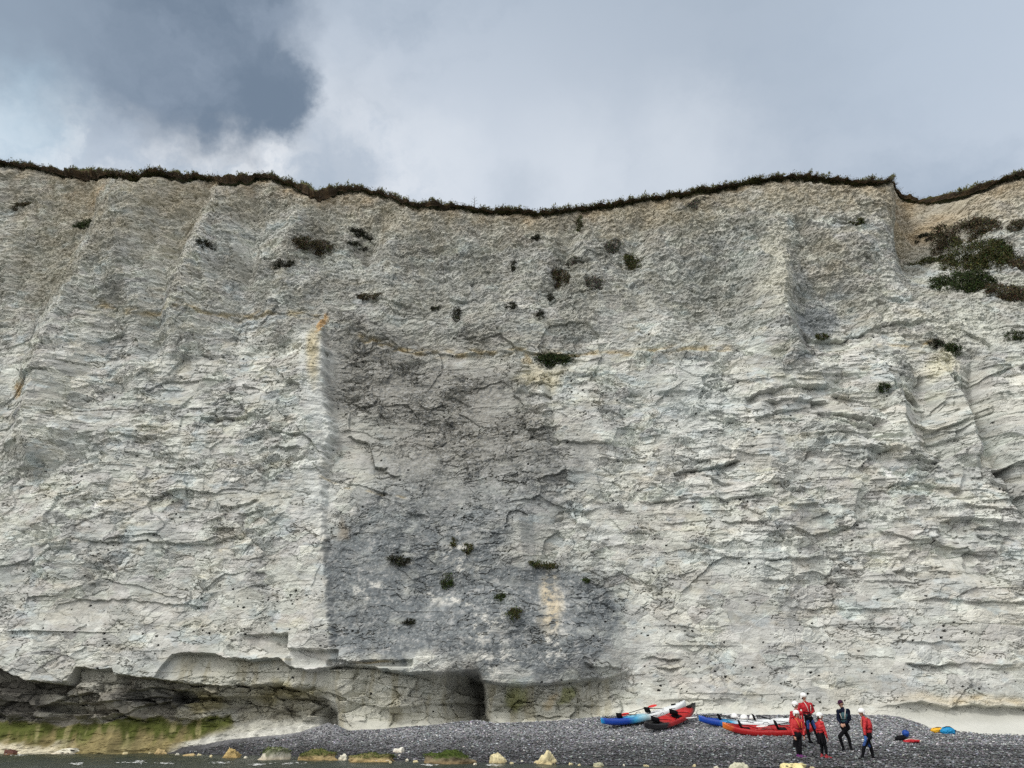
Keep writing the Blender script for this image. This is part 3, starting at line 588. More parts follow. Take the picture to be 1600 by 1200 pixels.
PL = [
 (132, 349, 30, 18, GREEN, 'dark green bush on the far left of the cliff, left of the pale ridge', -.0), (322, 382, 24, 15, DARK, 'small dark tuft with a drooping tail, high on the left pale buttress', -.4),
 (492, 384, 58, 24, BROWN, 'broad brown domed clump crowning a pale bulge left of centre', .0), (444, 412, 32, 12, DARK, 'thin slanting clump just lower left of the domed brown clump', .3),
 (566, 366, 38, 13, DARK, 'long dark clump under a lip right of the domed brown clump', -.35), (558, 382, 28, 11, DARK, 'ragged dark tuft directly under the long slanting clump', -.1),
 (578, 464, 42, 10, BROWN, 'dark strip of growth on a sloping ledge above the rusty streak', -.2), (713, 488, 13, 30, DARK, 'tall narrow dark clump in a vertical cleft, upper middle', .1),
 (680, 481, 14, 9, DARK, 'tiny dark tuft left of the narrow cleft clump', 0), (838, 371, 20, 9, DARK, 'small flat dark tuft below the lowest stretch of rim', 0),
 (803, 411, 8, 24, DARK, 'slim upright dark plant in a crack, upper middle', 0), (798, 476, 17, 13, DARK, 'round dark tuft below the slim upright plant', .2),
 (843, 491, 14, 14, DARK, 'small black-green tuft in a hollow under the paired clumps', .3), (875, 432, 26, 36, BROWN, 'large brown-green clump slanting down the upper middle face', .5),
 (897, 408, 26, 14, GREY, 'grey twiggy clump touching the top of the large slanting clump', .3), (928, 440, 28, 26, GREY, 'grey-green bushy clump right of the large slanting clump', .5),
 (860, 463, 12, 13, DARK, 'small dark tuft at the foot of the large slanting clump', 0), (957, 384, 24, 20, GREY, 'faint grey twiggy growth high on a pale rib, middle', .5),
 (988, 408, 28, 30, OLIVE, 'scattered dull green tufts right of the pale rib', .3), (1086, 320, 28, 13, GREY, 'lone dark grey clump just below the rim right of centre', .3),
 (905, 345, 9, 28, OLIVE, 'narrow growth hanging straight down from the turf rim', -.2), (867, 560, 60, 22, GREEN, 'wide black-green clump on the rusty seam in mid cliff', 0),
 (1338, 347, 28, 9, OLIVE, 'thin green streak of plants on the right buttress', .25), (1283, 527, 26, 9, OLIVE, 'small olive tuft under the smooth blue-grey slab', 0),
 (1463, 537, 24, 13, DARK, 'left smaller one of the two neighbouring round bushes at right', 0), (1488, 543, 28, 21, GREEN, 'right larger one of the two neighbouring round bushes at right', 0),
 (1584, 524, 24, 18, GREEN, 'bright dark green bush by the right edge of the cliff', 0), (1381, 603, 17, 14, GREEN, 'single round bush on the blocky ledges below the paired bushes', 0),
 (699, 905, 18, 24, GREEN, 'upright green tuft in the middle of the grey weathered face', 0), (804, 957, 26, 17, OLIVE, 'lowest green cushion, right side of the grey weathered face', 0),
 (783, 931, 16, 14, GREEN, 'small green cushion just above the lowest cushion', 0), (709, 846, 9, 14, OLIVE, 'left small tuft on the white outcrop in the grey face', 0),
 (731, 854, 17, 16, OLIVE, 'right wider tuft on the white outcrop in the grey face', -.5), (850, 883, 54, 11, OLIVE, 'long low line of tufts on a ledge in the grey face', 0),
 (916, 906, 10, 8, GREEN, 'tiny round tuft right of the orange broken patch', 0), (624, 874, 38, 14, DARK, 'dark mossy strip above white flakes on the grey face', -.1),
 (639, 971, 22, 8, DARK, 'flat mossy tuft near the foot of the grey face', 0), (34, 322, 34, 9, BROWN, 'brown slanting clump at the upper left corner of the cliff', .2),
]
for (X, Y, w, h, col, lab, rot) in PL: plant('cliff_shrub', X, Y, w, h, col, lab, rot)
SP = [
 (1500, 362, 96, 30, BROWN, 'upper brown scrub mat in the gully at the right', .05), (1530, 392, 92, 46, OLIVE, 'large brown-green scrub mat in the heart of the right gully', -.15),
 (1441, 372, 22, 14, DARK, 'small dark tuft at the left lip of the right gully', -.3), (1452, 405, 52, 11, OLIVE, 'thin strip of scrub leading down into the right gully', -.25),
 (1505, 433, 84, 34, GREEN, 'bright green mat on the shelf below the right gully', -.2), (1575, 453, 76, 24, BROWN, 'brown mat running to the picture edge below the right gully', -.3),
 (1592, 412, 40, 30, BROWN, 'brown scrub clump at the right picture edge beside the gully', 0), (1590, 350, 36, 14, BROWN, 'low brown scrub under the rim at the right picture edge', .5),
]
for (X, Y, w, h, col, lab, rot) in SP: plant('scrub_patch', X, Y, w, h*1.35, col, lab, rot, 'scrub patches in the right gully', .9, 'scrub')
# bare stalk on the skyline
sx = int(np.argmin(np.abs(Xp-741))); e = empty('dead_stalk', (xt[sx], yr[sx]-.2, zr[sx])); tag(e, 'thin bare stalk standing alone on the skyline above centre', 'stalk')
bm = bmesh.new(); tube(bm, [Vector((0, 0, -.2)), Vector((.03, 0, .5)), Vector((-.02, 0, 1.05))], [.022, .016, .006], 5); fin('stem', bm, m_wood, e)
for k_, (a, h_) in enumerate(((-.25, .45), (.22, .55), (-.18, .7), (.16, .8), (.3, .3))):
    bm = bmesh.new(); tube(bm, [Vector((0, 0, h_)), Vector((a, .02, h_+.16))], [.010, .004], 4); fin('twig', bm, m_wood, e)
print('plants', round(time.time()-T0, 1))
# ================================================================== SMALL-OBJECT TOOLS
def V(*a): return Vector(a)
def capsule(bm, a, b, ra, rb, seg=10, rings=3):
    a = Vector(a); b = Vector(b); t = b-a; ln = t.length or 1e-4; t = t/ln if t.length else V(0, 0, 1)
    u = t.orthogonal().normalized(); w_ = t.cross(u); rr = []
    for k in range(rings+1):
        q = -math.pi/2+math.pi/2*k/rings; rr.append((a+t*math.sin(q)*ra, math.cos(q)*ra))
    for k in range(rings+1):
        q = math.pi/2*k/rings; rr.append((b+t*math.sin(q)*rb, math.cos(q)*rb))
    L_ = [[bm.verts.new(p+(u*math.cos(2*math.pi*j/seg)+w_*math.sin(2*math.pi*j/seg))*max(r, 1e-4)) for j in range(seg)] for p, r in rr]
    for A, B in zip(L_, L_[1:]):
        for j in range(seg): bm.faces.new((A[j], A[(j+1) % seg], B[(j+1) % seg], B[j]))
    bm.faces.new(L_[0][::-1]); bm.faces.new(L_[-1])
def ellipsoid(bm, c, r, rot=None, sub=3):
    M = Matrix.Translation(Vector(c)) @ (rot.to_4x4() if rot else Matrix.Identity(4)) @ Matrix.Diagonal((*r, 1))
    bmesh.ops.create_icosphere(bm, subdivisions=sub, radius=1, matrix=M)
def obox(bm, c, s, rot=None, bev=0):
    M = Matrix.Translation(Vector(c)) @ (rot.to_4x4() if rot else Matrix.Identity(4)) @ Matrix.Diagonal((*s, 1))
    r = bmesh.ops.create_cube(bm, size=1, matrix=M)
    if bev: bmesh.ops.bevel(bm, geom=list({e for v_ in r['verts'] for e in v_.link_edges}), offset=bev, segments=2, affect='EDGES')
def melt(name, bm, voxel, mat, parent, smooth_it=4, wr=0, wseed=0):
    me = bpy.data.meshes.new('tmp'); bm.to_mesh(me); bm.free(); o = bpy.data.objects.new('tmp', me); COL.objects.link(o)
    r = o.modifiers.new('r', 'REMESH'); r.mode = 'VOXEL'; r.voxel_size = voxel
    s_ = o.modifiers.new('s', 'SMOOTH'); s_.iterations = smooth_it; s_.factor = .5
    dg = bpy.context.evaluated_depsgraph_get(); me2 = bpy.data.meshes.new_from_object(o.evaluated_get(dg)); bpy.data.objects.remove(o); bpy.data.meshes.remove(me)
    n = len(me2.vertices); c = np.empty(n*3, F32); me2.vertices.foreach_get('co', c); c = c.reshape(-1, 3)
    if wr:
        nn = np.empty(n*3, F32); me2.vertices.foreach_get('normal', nn); nn = nn.reshape(-1, 3)
        f = fbm(c[:, 0]/.09+c[:, 1]/.13+wseed, c[:, 2]/.055+c[:, 1]/.2, 3, 400, .5); c = c+nn*(f*wr)[:, None]
        me2.vertices.foreach_set('co', c.astype(F32).ravel())
    me2.materials.clear(); me2.name = name; me2.polygons.foreach_set('use_smooth', np.ones(len(me2.polygons), bool)); me2.update()
    return link(name, me2, mat, parent)

def _neo(n, c_): return paint(n, c_, .8, .08, .3, 10, .3, 25)
M = dict(
 skin=paint('skin', (.42, .24, .17), .55, .3, .06, 12), red=paint('red_jacket', (.38, .014, .022), .6, .25, .18, 9, .3, 25), coral=paint('coral_jacket', (.46, .030, .035), .6, .25, .18, 9, .3, 25),
 vest=paint('vest_red', (.26, .009, .016), .65, .2, .15, 9, .3, 30), black=_neo('neoprene', (.007, .007, .009)), navy=_neo('navy_neoprene', (.007, .010, .024)),
 blue=paint('blue_panel', (.02, .06, .22), .6, .3, .2, 10), white=paint('helmet_white', (.80, .82, .82), .3, .5, .04, 8), teal=paint('teal_vest', (.03, .09, .11), .6, .3, .4, 14, .3, 30),
 trim=paint('pale_trim', (.65, .60, .55), .6, .3), orange=paint('orange_trim', (.70, .22, .05), .6, .3), purple=paint('purple_shoe', (.12, .02, .13), .6, .3), redshoe=paint('red_shoe', (.30, .03, .04), .6, .3),
 pink=paint('pale_pink_shoe', (.45, .27, .27), .6, .3), cap=paint('plum_cap', (.045, .012, .035), .8, .2), hair=paint('brown_hair', (.05, .03, .018), .8, .2, .3, 30), glove=paint('blue_glove', (.03, .11, .32), .6, .3), eye=paint('eye_dark', (.02, .015, .012), .3, .5),
 lip=paint('lip', (.30, .12, .10), .5, .3))

def person(label, J, yaw, S_, d, c):
    """J: joints as (photo x, photo y, metres nearer(-)/farther(+)); yaw: direction the chest faces, 0 = towards the sea, 90 = picture right"""
    org = at(J['foot'][0], J['foot'][1], d); org.z = gz(org.x, d)
    e = empty('person', org); tag(e, label, 'person', 'kayakers standing on the shingle')
    def P(k):
        X, Y, dd = (tuple(J[k])+(0,))[:3]; p = at(X, Y, d+dd)-org; return p
    q = math.radians(yaw); f = V(math.sin(q), -math.cos(q), 0); r = V(-math.cos(q), -math.sin(q), 0); up = V(0, 0, 1)   # r: the person's right
    hy = math.radians(J.get('look', yaw)); hf = V(math.sin(hy), -math.cos(hy), J.get('nod', -.12)).normalized(); hr = hf.cross(up).normalized(); hu = hr.cross(hf)
    R = Matrix((hr, hf, hu)).transposed()
    s = S_
    hc = P('head'); nk = P('neck'); pv = P('pelvis'); sl_, sr_ = P('shl'), P('shr')
    chest = (sl_+sr_)/2*.55+pv*.0+nk*.1+((sl_+sr_)/2*.45+pv*.55)*.35; chest = (sl_+sr_)/2+(pv-(sl_+sr_)/2)*.28; waist = (sl_+sr_)/2+(pv-(sl_+sr_)/2)*.68
    hw = .085*s; hl = pv+r*-hw; hrt = pv+r*hw
    if (P('kneel')-P('kneer')).dot(r) > 0: pass
    TR = Matrix((r, f, up)).transposed()
    A = [('l', sl_, P('ell'), P('wrl')), ('r', sr_, P('elr'), P('wrr'))]; Lg = [('l', hl, P('kneel'), P('ankl')), ('r', hrt, P('kneer'), P('ankr'))]
    for nme, h_, k_, a_ in Lg:             # ankles stay above the pebbles
        w0 = org+a_; g0 = gz(w0.x, w0.y)-org.z; a_.z = g0+.085*s if abs(a_.z-g0) < .45 else a_.z
    def torso(bm, g):
        ellipsoid(bm, chest, ((.165*s+g), .105*s+g, .20*s+g), TR); ellipsoid(bm, waist, (.135*s+g, .095*s+g, .17*s+g), TR); ellipsoid(bm, pv, (.155*s+g, .115*s+g, .13*s+g), TR)
        capsule(bm, sl_, sr_, .058*s+g, .058*s+g)
    # body
    bm = bmesh.new(); torso(bm, -.008); capsule(bm, nk-up*.04, hc, .052*s, .048*s)
    ellipsoid(bm, hc+hu*.02*s, (.074*s, .092*s, .098*s), R); ellipsoid(bm, hc+hf*.035*s-hu*.055*s, (.050*s, .052*s, .052*s), R)
    capsule(bm, hc+hf*.085*s+hu*.012*s, hc+hf*.108*s-hu*.022*s, .009*s, .014*s)
    for sg in (-1, 1): ellipsoid(bm, hc+hr*sg*.076*s-hu*.004*s, (.010*s, .020*s, .030*s), R, 2); ellipsoid(bm, hc+hr*sg*.038*s+hf*.068*s-hu*.02*s, (.02*s, .02*s, .016*s), R, 2)
    for nme, sh, el, wr in A:
        capsule(bm, sh, el, .046*s, .037*s); capsule(bm, el, wr, .037*s, .025*s)
        t = (wr-el).normalized(); side = t.cross(f).normalized() if abs(t.dot(f)) < .9 else r
        inward = ((pv-wr)-t*(pv-wr).dot(t)).normalized(); nrm = t.cross(inward).normalized()
        pm = wr+t*.055*s; 
        capsule(bm, wr, wr+t*.075*s+nrm*.022*s, .024*s, .017*s); capsule(bm, wr, wr+t*.075*s-nrm*.022*s, .024*s, .017*s)
        for i, (o_, l_) in enumerate(((.032, .066), (.011, .076), (-.011, .070), (-.032, .054))):
            b0 = wr+t*.080*s+nrm*o_*s; b1 = b0+(t*.85+inward*.35).normalized()*l_*.55*s; b2 = b1+(t*.45+inward*.8).normalized()*l_*.5*s
            capsule(bm, b0, b1, .0105*s, .0095*s, 8); capsule(bm, b1, b2, .0095*s, .008*s, 8)
        th0 = wr+t*.03*s+nrm*.03*s; th1 = th0+(t*.6+nrm*.7+inward*.3).normalized()*.035*s; capsule(bm, th0, th1, .014*s, .011*s, 8); capsule(bm, th1, th1+(t*.9+inward*.4).normalized()*.03*s, .011*s, .009*s, 8)
    for nme, h_, k_, a_ in Lg:
        capsule(bm, h_, k_, .075*s, .052*s); capsule(bm, k_, k_+(a_-k_)*.35, .050*s, .052*s); capsule(bm, k_+(a_-k_)*.35, a_, .052*s, .036*s)
        fd = J.get('foot_'+nme, yaw); fq = math.radians(fd); ff = V(math.sin(fq), -math.cos(fq), 0); capsule(bm, a_-ff*.03*s-up*.04*s, a_+ff*.14*s-up*.055*s, .034*s, .028*s)
    body = melt('body', bm, .0095, M[c.get('body', 'skin')] if c.get('body') else M['skin'], e, 2)
    # face
    for sg in (-1, 1):
        bm = bmesh.new(); ellipsoid(bm, hc+hr*sg*.031*s+hf*.087*s+hu*.016*s, (.012*s, .008*s, .008*s), R, 2); fin('eye', bm, M['eye'], e)
    bm = bmesh.new(); ellipsoid(bm, hc+hf*.086*s-hu*.052*s, (.024*s, .010*s, .006*s), R, 2); fin('mouth', bm, M['lip'], e)
    # lower clothing
    bm = bmesh.new(); ellipsoid(bm, pv, (.165*s, .125*s, .14*s), TR); ellipsoid(bm, waist, (.148*s, .108*s, .16*s), TR)
    for nme, h_, k_, a_ in Lg: capsule(bm, h_, k_, .088*s, .063*s); capsule(bm, k_, k_+(a_-k_)*.35, .061*s, .062*s); capsule(bm, k_+(a_-k_)*.35, a_+(k_-a_)*.06, .062*s, .044*s)
    if c.get('skirt'):
        for k in range(8): a = k*math.pi/4; capsule(bm, waist+(r*math.cos(a)*.11+f*math.sin(a)*.08)*s, pv+(r*math.cos(a)*.19+f*math.sin(a)*.15-up*.26)*s, .05*s, .03*s, 8)
    melt('trousers', bm, .014, M[c['legs']], e, 3, .008, d)
    if c.get('panel'):
        for nme, h_, k_, a_ in Lg:
            bm = bmesh.new(); o_ = f*.03*s; capsule(bm, h_+(k_-h_)*.25+o_, h_+(k_-h_)*.85+o_, .070*s, .055*s); melt('thigh_panel', bm, .014, M['blue'], e, 2)
    # jacket
    bm = bmesh.new(); g = .022
    ellipsoid(bm, chest, ((.172*s+g), .115*s+g, .20*s+g), TR); ellipsoid(bm, waist+up*.03*s, (.145*s+g, .102*s+g, .13*s+g), TR); capsule(bm, sl_, sr_, .062*s+g*.6, .062*s+g*.6); capsule(bm, nk-up*.07*s, nk+up*.0, .075*s, .066*s)
    for nme, sh, el, wr in A: capsule(bm, sh, el, .066*s, .054*s); capsule(bm, el, wr-(wr-el)*.05, .054*s, .038*s)
    melt('jacket', bm, .013, M[c['top']], e, 3, .011, d*3)
    for nme, sh, el, wr in A:              # cuffs
        t = (wr-el).normalized(); bm = bmesh.new(); tube(bm, [wr-t*.05*s, wr-t*.005*s], [.043*s, .035*s], 12); fin('cuff', bm, M['black'], e)
        if c.get('gloves'):
            bm = bmesh.new(); capsule(bm, wr, wr+t*.09*s, .046*s, .050*s); capsule(bm, wr+t*.09*s, wr+t*.15*s+f*.03*s, .042*s, .030*s); capsule(bm, wr+t*.04*s, wr+t*.08*s+f*.05*s, .018*s, .014*s); melt('glove', bm, .010, M[c['gloves']], e, 1)
    if c.get('vest'):
        bm = bmesh.new(); ellipsoid(bm, chest+f*.028*s, (.165*s, .125*s, .16*s), TR); ellipsoid(bm, chest-f*.03*s, (.165*s, .125*s, .16*s), TR); ellipsoid(bm, waist+up*.06*s, (.158*s, .138*s, .12*s), TR)
        for sg in (-1, 1): capsule(bm, chest+r*sg*.10*s+f*.07*s, chest+r*sg*.10*s+up*.20*s, .035*s, .03*s); capsule(bm, chest+r*sg*.10*s-f*.07*s, chest+r*sg*.10*s+up*.20*s, .035*s, .03*s)
        v_ = melt('buoyancy_vest', bm, .013, M[c['vest']], e, 2, .006, 5)
        for sg in (-1, 1):
            bm = bmesh.new(); a0 = chest+r*sg*.085*s+f*.165*s+up*.06*s; a1 = chest+r*sg*.05*s+f*.172*s-up*.11*s
            tube(bm, [chest+r*sg*.10*s+up*.235*s+f*.03*s, chest+r*sg*.10*s+up*.16*s+f*.12*s, a0, a1], .012*s, 6); fin('strap', bm, M[c.get('strap', 'trim')], v_)
        bm = bmesh.new(); tube(bm, [chest-up*.13*s+(r*math.cos(a)*.168+f*math.sin(a)*.155)*s for a in [k*math.pi/8 for k in range(17)]], .013*s, 6); fin('waist_belt', bm, M['black'], v_)
    # boots
    for nme, h_, k_, a_ in Lg:
        fd = J.get('foot_'+nme, yaw); fq = math.radians(fd); ff = V(math.sin(fq), -math.cos(fq), 0)
        bm = bmesh.new(); capsule(bm, a_+up*.05*s, a_-up*.035*s, .046*s, .048*s); capsule(bm, a_-ff*.035*s-up*.045*s, a_+ff*.09*s-up*.05*s, .042*s, .044*s); capsule(bm, a_+ff*.09*s-up*.05*s, a_+ff*.165*s-up*.06*s, .044*s, .032*s)
        b_ = melt('boot', bm, .011, M[c['shoe']], e, 2)
        bm = bmesh.new(); obox(bm, a_+ff*.07*s-up*.088*s, (.075*s, .25*s, .016), Matrix((ff.cross(up), ff, up)).transposed(), .004); fin('sole', bm, M['black'], b_)
    # head gear
    if c.get('cap'):
        bm = bmesh.new(); ellipsoid(bm, hc+hu*.05*s-hf*.006*s, (.087*s, .106*s, .080*s), R); bmesh.ops.bisect_plane(bm, geom=bm.verts[:]+bm.edges[:]+bm.faces[:], plane_co=hc+hu*.028*s, plane_no=-hu, clear_outer=True)
        cp = fin('cap', bm, M['cap'], e); cp.modifiers.new('s', 'SOLIDIFY').thickness = .006
        bm = bmesh.new(); ellipsoid(bm, hc+hu*.035*s+hf*.115*s, (.066*s, .07*s, .007*s), R); fin('peak', bm, M['cap'], cp)
        bm = bmesh.new(); ellipsoid(bm, hc-hf*.045*s-hu*.01*s, (.076*s, .06*s, .07*s), R); fin('hair', bm, M['hair'], e)
    else:
        bm = bmesh.new(); ellipsoid(bm, hc+hu*.048*s-hf*.012*s, (.112*s, .132*s, .112*s), R, 4); bmesh.ops.bisect_plane(bm, geom=bm.verts[:]+bm.edges[:]+bm.faces[:], plane_co=hc+hu*.022*s, plane_no=(-hu+hf*.12).normalized(), clear_outer=True)
        for sg in (-1, 1): ellipsoid(bm, hc+hr*sg*.098*s-hf*.015*s-hu*.01*s, (.014*s, .045*s, .05*s), R, 3)
        hm = fin('helmet', bm, M['white'], e); hm.modifiers.new('s', 'SOLIDIFY').thickness = .008
        bm = bmesh.new(); tube(bm, [hc+hu*.022*s+(hr*math.cos(a)*.111+hf*(math.sin(a)*.131-.012))*s for a in [k*math.pi/10 for k in range(21)]], .007*s, 6); fin('rim', bm, M['trim'], hm)
        bm = bmesh.new(); tube(bm, [hc+hr*.09*s, hc+hr*.06*s-hu*.08*s+hf*.02*s, hc-hu*.112*s+hf*.045*s, hc-hr*.06*s-hu*.08*s+hf*.02*s, hc-hr*.09*s], .007*s, 6); fin('chin_strap', bm, M['black'], hm)
        bm = bmesh.new(); ellipsoid(bm, hc-hf*.05*s-hu*.015*s, (.082*s, .062*s, .075*s), R)
        if c.get('hair'): capsule(bm, hc-hf*.08*s-hu*.03*s, nk-hf*.09*s-up*.06*s, .04*s, .022*s)
        melt('hair', bm, .012, M['hair'], e, 1)
    return e

def feet_d(X, Y): return ground(X, Y).y
d1 = feet_d(1270, 1161)
person('tallest of the group, rear, white helmet, red jacket, hands folded low, blue thigh panels', dict(foot=(1271, 1161), head=(1255.5, 1089), neck=(1257.5, 1097), shl=(1266.5, 1101, -.04), shr=(1249.5, 1101.5, .06), ell=(1271, 1110.5, .02), elr=(1247.5, 1112, .05), wrl=(1265, 1116.5, -.2), wrr=(1257, 1117, -.2), pelvis=(1263.5, 1122),
    kneel=(1273.5, 1141, -.06), kneer=(1262, 1141, -.06), ankl=(1279.5, 1158), ankr=(1265.5, 1158), look=28, nod=-.25, foot_l=40, foot_r=10), 20, 1.02, d1, dict(legs='black', top='red', vest='red', shoe='black', panel=1, strap='trim', gloves='black'))
d2 = feet_d(1247, 1167)
person('white-helmeted figure in red jacket half hidden behind the purple-shoed one', dict(foot=(1247, 1167), head=(1242.5, 1102), neck=(1243.5, 1109.5), shl=(1251.5, 1114, -.05), shr=(1237, 1114, .02), ell=(1254.5, 1126, -.05), elr=(1234.8, 1127), wrl=(1256.5, 1139, -.15), wrr=(1237, 1139, -.05), pelvis=(1245, 1134.5),
    kneel=(1249, 1150, -.05), kneer=(1242.5, 1150), ankl=(1252, 1164), ankr=(1241, 1164.5), look=60, nod=-.1, foot_l=60, foot_r=0), 40, .92, d2, dict(legs='black', top='red', vest='vest', shoe='black', strap='trim'))
d3 = feet_d(1250, 1184)
person('person in red jacket and white helmet, arms hanging, purple shoes', dict(foot=(1250, 1184), head=(1244.3, 1116), neck=(1245, 1122.7), shl=(1252, 1127, -.02), shr=(1237.8, 1126.5, .05), ell=(1254.3, 1139), elr=(1237, 1139.5), wrl=(1256.3, 1151, -.1), wrr=(1241, 1151, -.1), pelvis=(1246.5, 1148.5),
    kneel=(1250, 1166, -.04), kneer=(1245.5, 1166), ankl=(1251.5, 1180.5), ankr=(1247, 1181), look=18, nod=-.05, foot_l=60, foot_r=45), 25, .89, d3, dict(legs='black', top='coral', vest='red', shoe='purple', strap='orange'))
d4 = feet_d(1288, 1185)
person('person seen from the side, ponytail, red jacket over a short black skirt, red shoes', dict(foot=(1288, 1185), head=(1281.2, 1119.5), neck=(1281.5, 1126), shl=(1278, 1130.5, .14), shr=(1284.5, 1130, -.14), ell=(1277, 1142, .15), elr=(1288.5, 1142, -.16), wrl=(1280, 1152, .0), wrr=(1292.5, 1153, -.16), pelvis=(1282.5, 1150),
    kneel=(1284, 1168, .08), kneer=(1290, 1168, -.06), ankl=(1284.5, 1181, .08), ankr=(1292, 1183, -.06), look=80, nod=.05, foot_l=75, foot_r=80), 75, .87, d4, dict(legs='black', top='coral', vest='red', shoe='redshoe', skirt=1, hair=1, strap='trim'))
d5 = feet_d(1324, 1173)
person('person in dark cap and black wetsuit with pale shoulder straps, hands clasped in front', dict(foot=(1324, 1173), head=(1313.5, 1099.5), neck=(1316, 1106.5), shl=(1309.8, 1111.5, -.06), shr=(1325, 1110.5, .05), ell=(1309.5, 1123.5, -.06), elr=(1328, 1123.5, .02), wrl=(1314, 1131, -.24), wrr=(1319.5, 1131.5, -.24), pelvis=(1320.5, 1136),
    kneel=(1312, 1150.5, -.08), kneer=(1326.5, 1154), ankl=(1317.5, 1168, .0), ankr=(1330, 1171), look=-62, nod=-.25, foot_l=-35, foot_r=-10), -32, 1.0, d5, dict(legs='black', top='navy', vest='teal', shoe='black', cap=1, strap='trim'))
d6 = feet_d(1355, 1188)
person('person mid-stride in red jacket with a blue glove, rightmost of the group', dict(foot=(1355, 1188), head=(1346.2, 1114), neck=(1349, 1121), shl=(1351.5, 1126, -.15), shr=(1357, 1126, .14), ell=(1350.5, 1139, -.18), elr=(1361, 1138.5, .15), wrl=(1352, 1151, -.2), wrr=(1359, 1149, .1), pelvis=(1356, 1150),
    kneel=(1350, 1167, -.05), kneer=(1361, 1169, .05), ankl=(1347, 1182.5, -.03), ankr=(1365, 1187, .03), look=-72, nod=-.1, foot_l=-80, foot_r=-60), -75, .95, d6, dict(legs='black', top='coral', vest='vest', shoe='black', gloves='glove', panel=1, strap='orange'))
print('people', round(time.time()-T0, 1))

# ================================================================== KAYAKS
def hull_mat(name, stops, seed):
    m, nt, b = material(name, .32, .5); co = nt.new('ShaderNodeTexCoord').outputs['Object']; s = nt.new('ShaderNodeSeparateXYZ', i_0=co)
    n = nt.noise(co, 3, 4, .6); xx = nt.math('ADD', s.outputs[0], nt.math('MULTIPLY_ADD', n, .5, -.25))
    f = nt.math('MULTIPLY_ADD', xx, 1/4.4, .5)
    r = nt.new('ShaderNodeValToRGB', i_0=f); el = r.color_ramp.elements
    while len(el) > 1: el.remove(el[-1])
    el[0].position = stops[0][0]; el[0].color = (*stops[0][1], 1)
    for p, c_ in stops[1:]: q = el.new(p); q.color = (*c_, 1)
    sc_ = nt.noise(co, 30, 3, .6); c2 = nt.vmath('SCALE', r.outputs[0]); nt.l.new(nt.math('MULTIPLY_ADD', sc_, .3, .85), c2.node.inputs['Scale']); nt.l.new(c2, b.inputs['Base Color']); return m
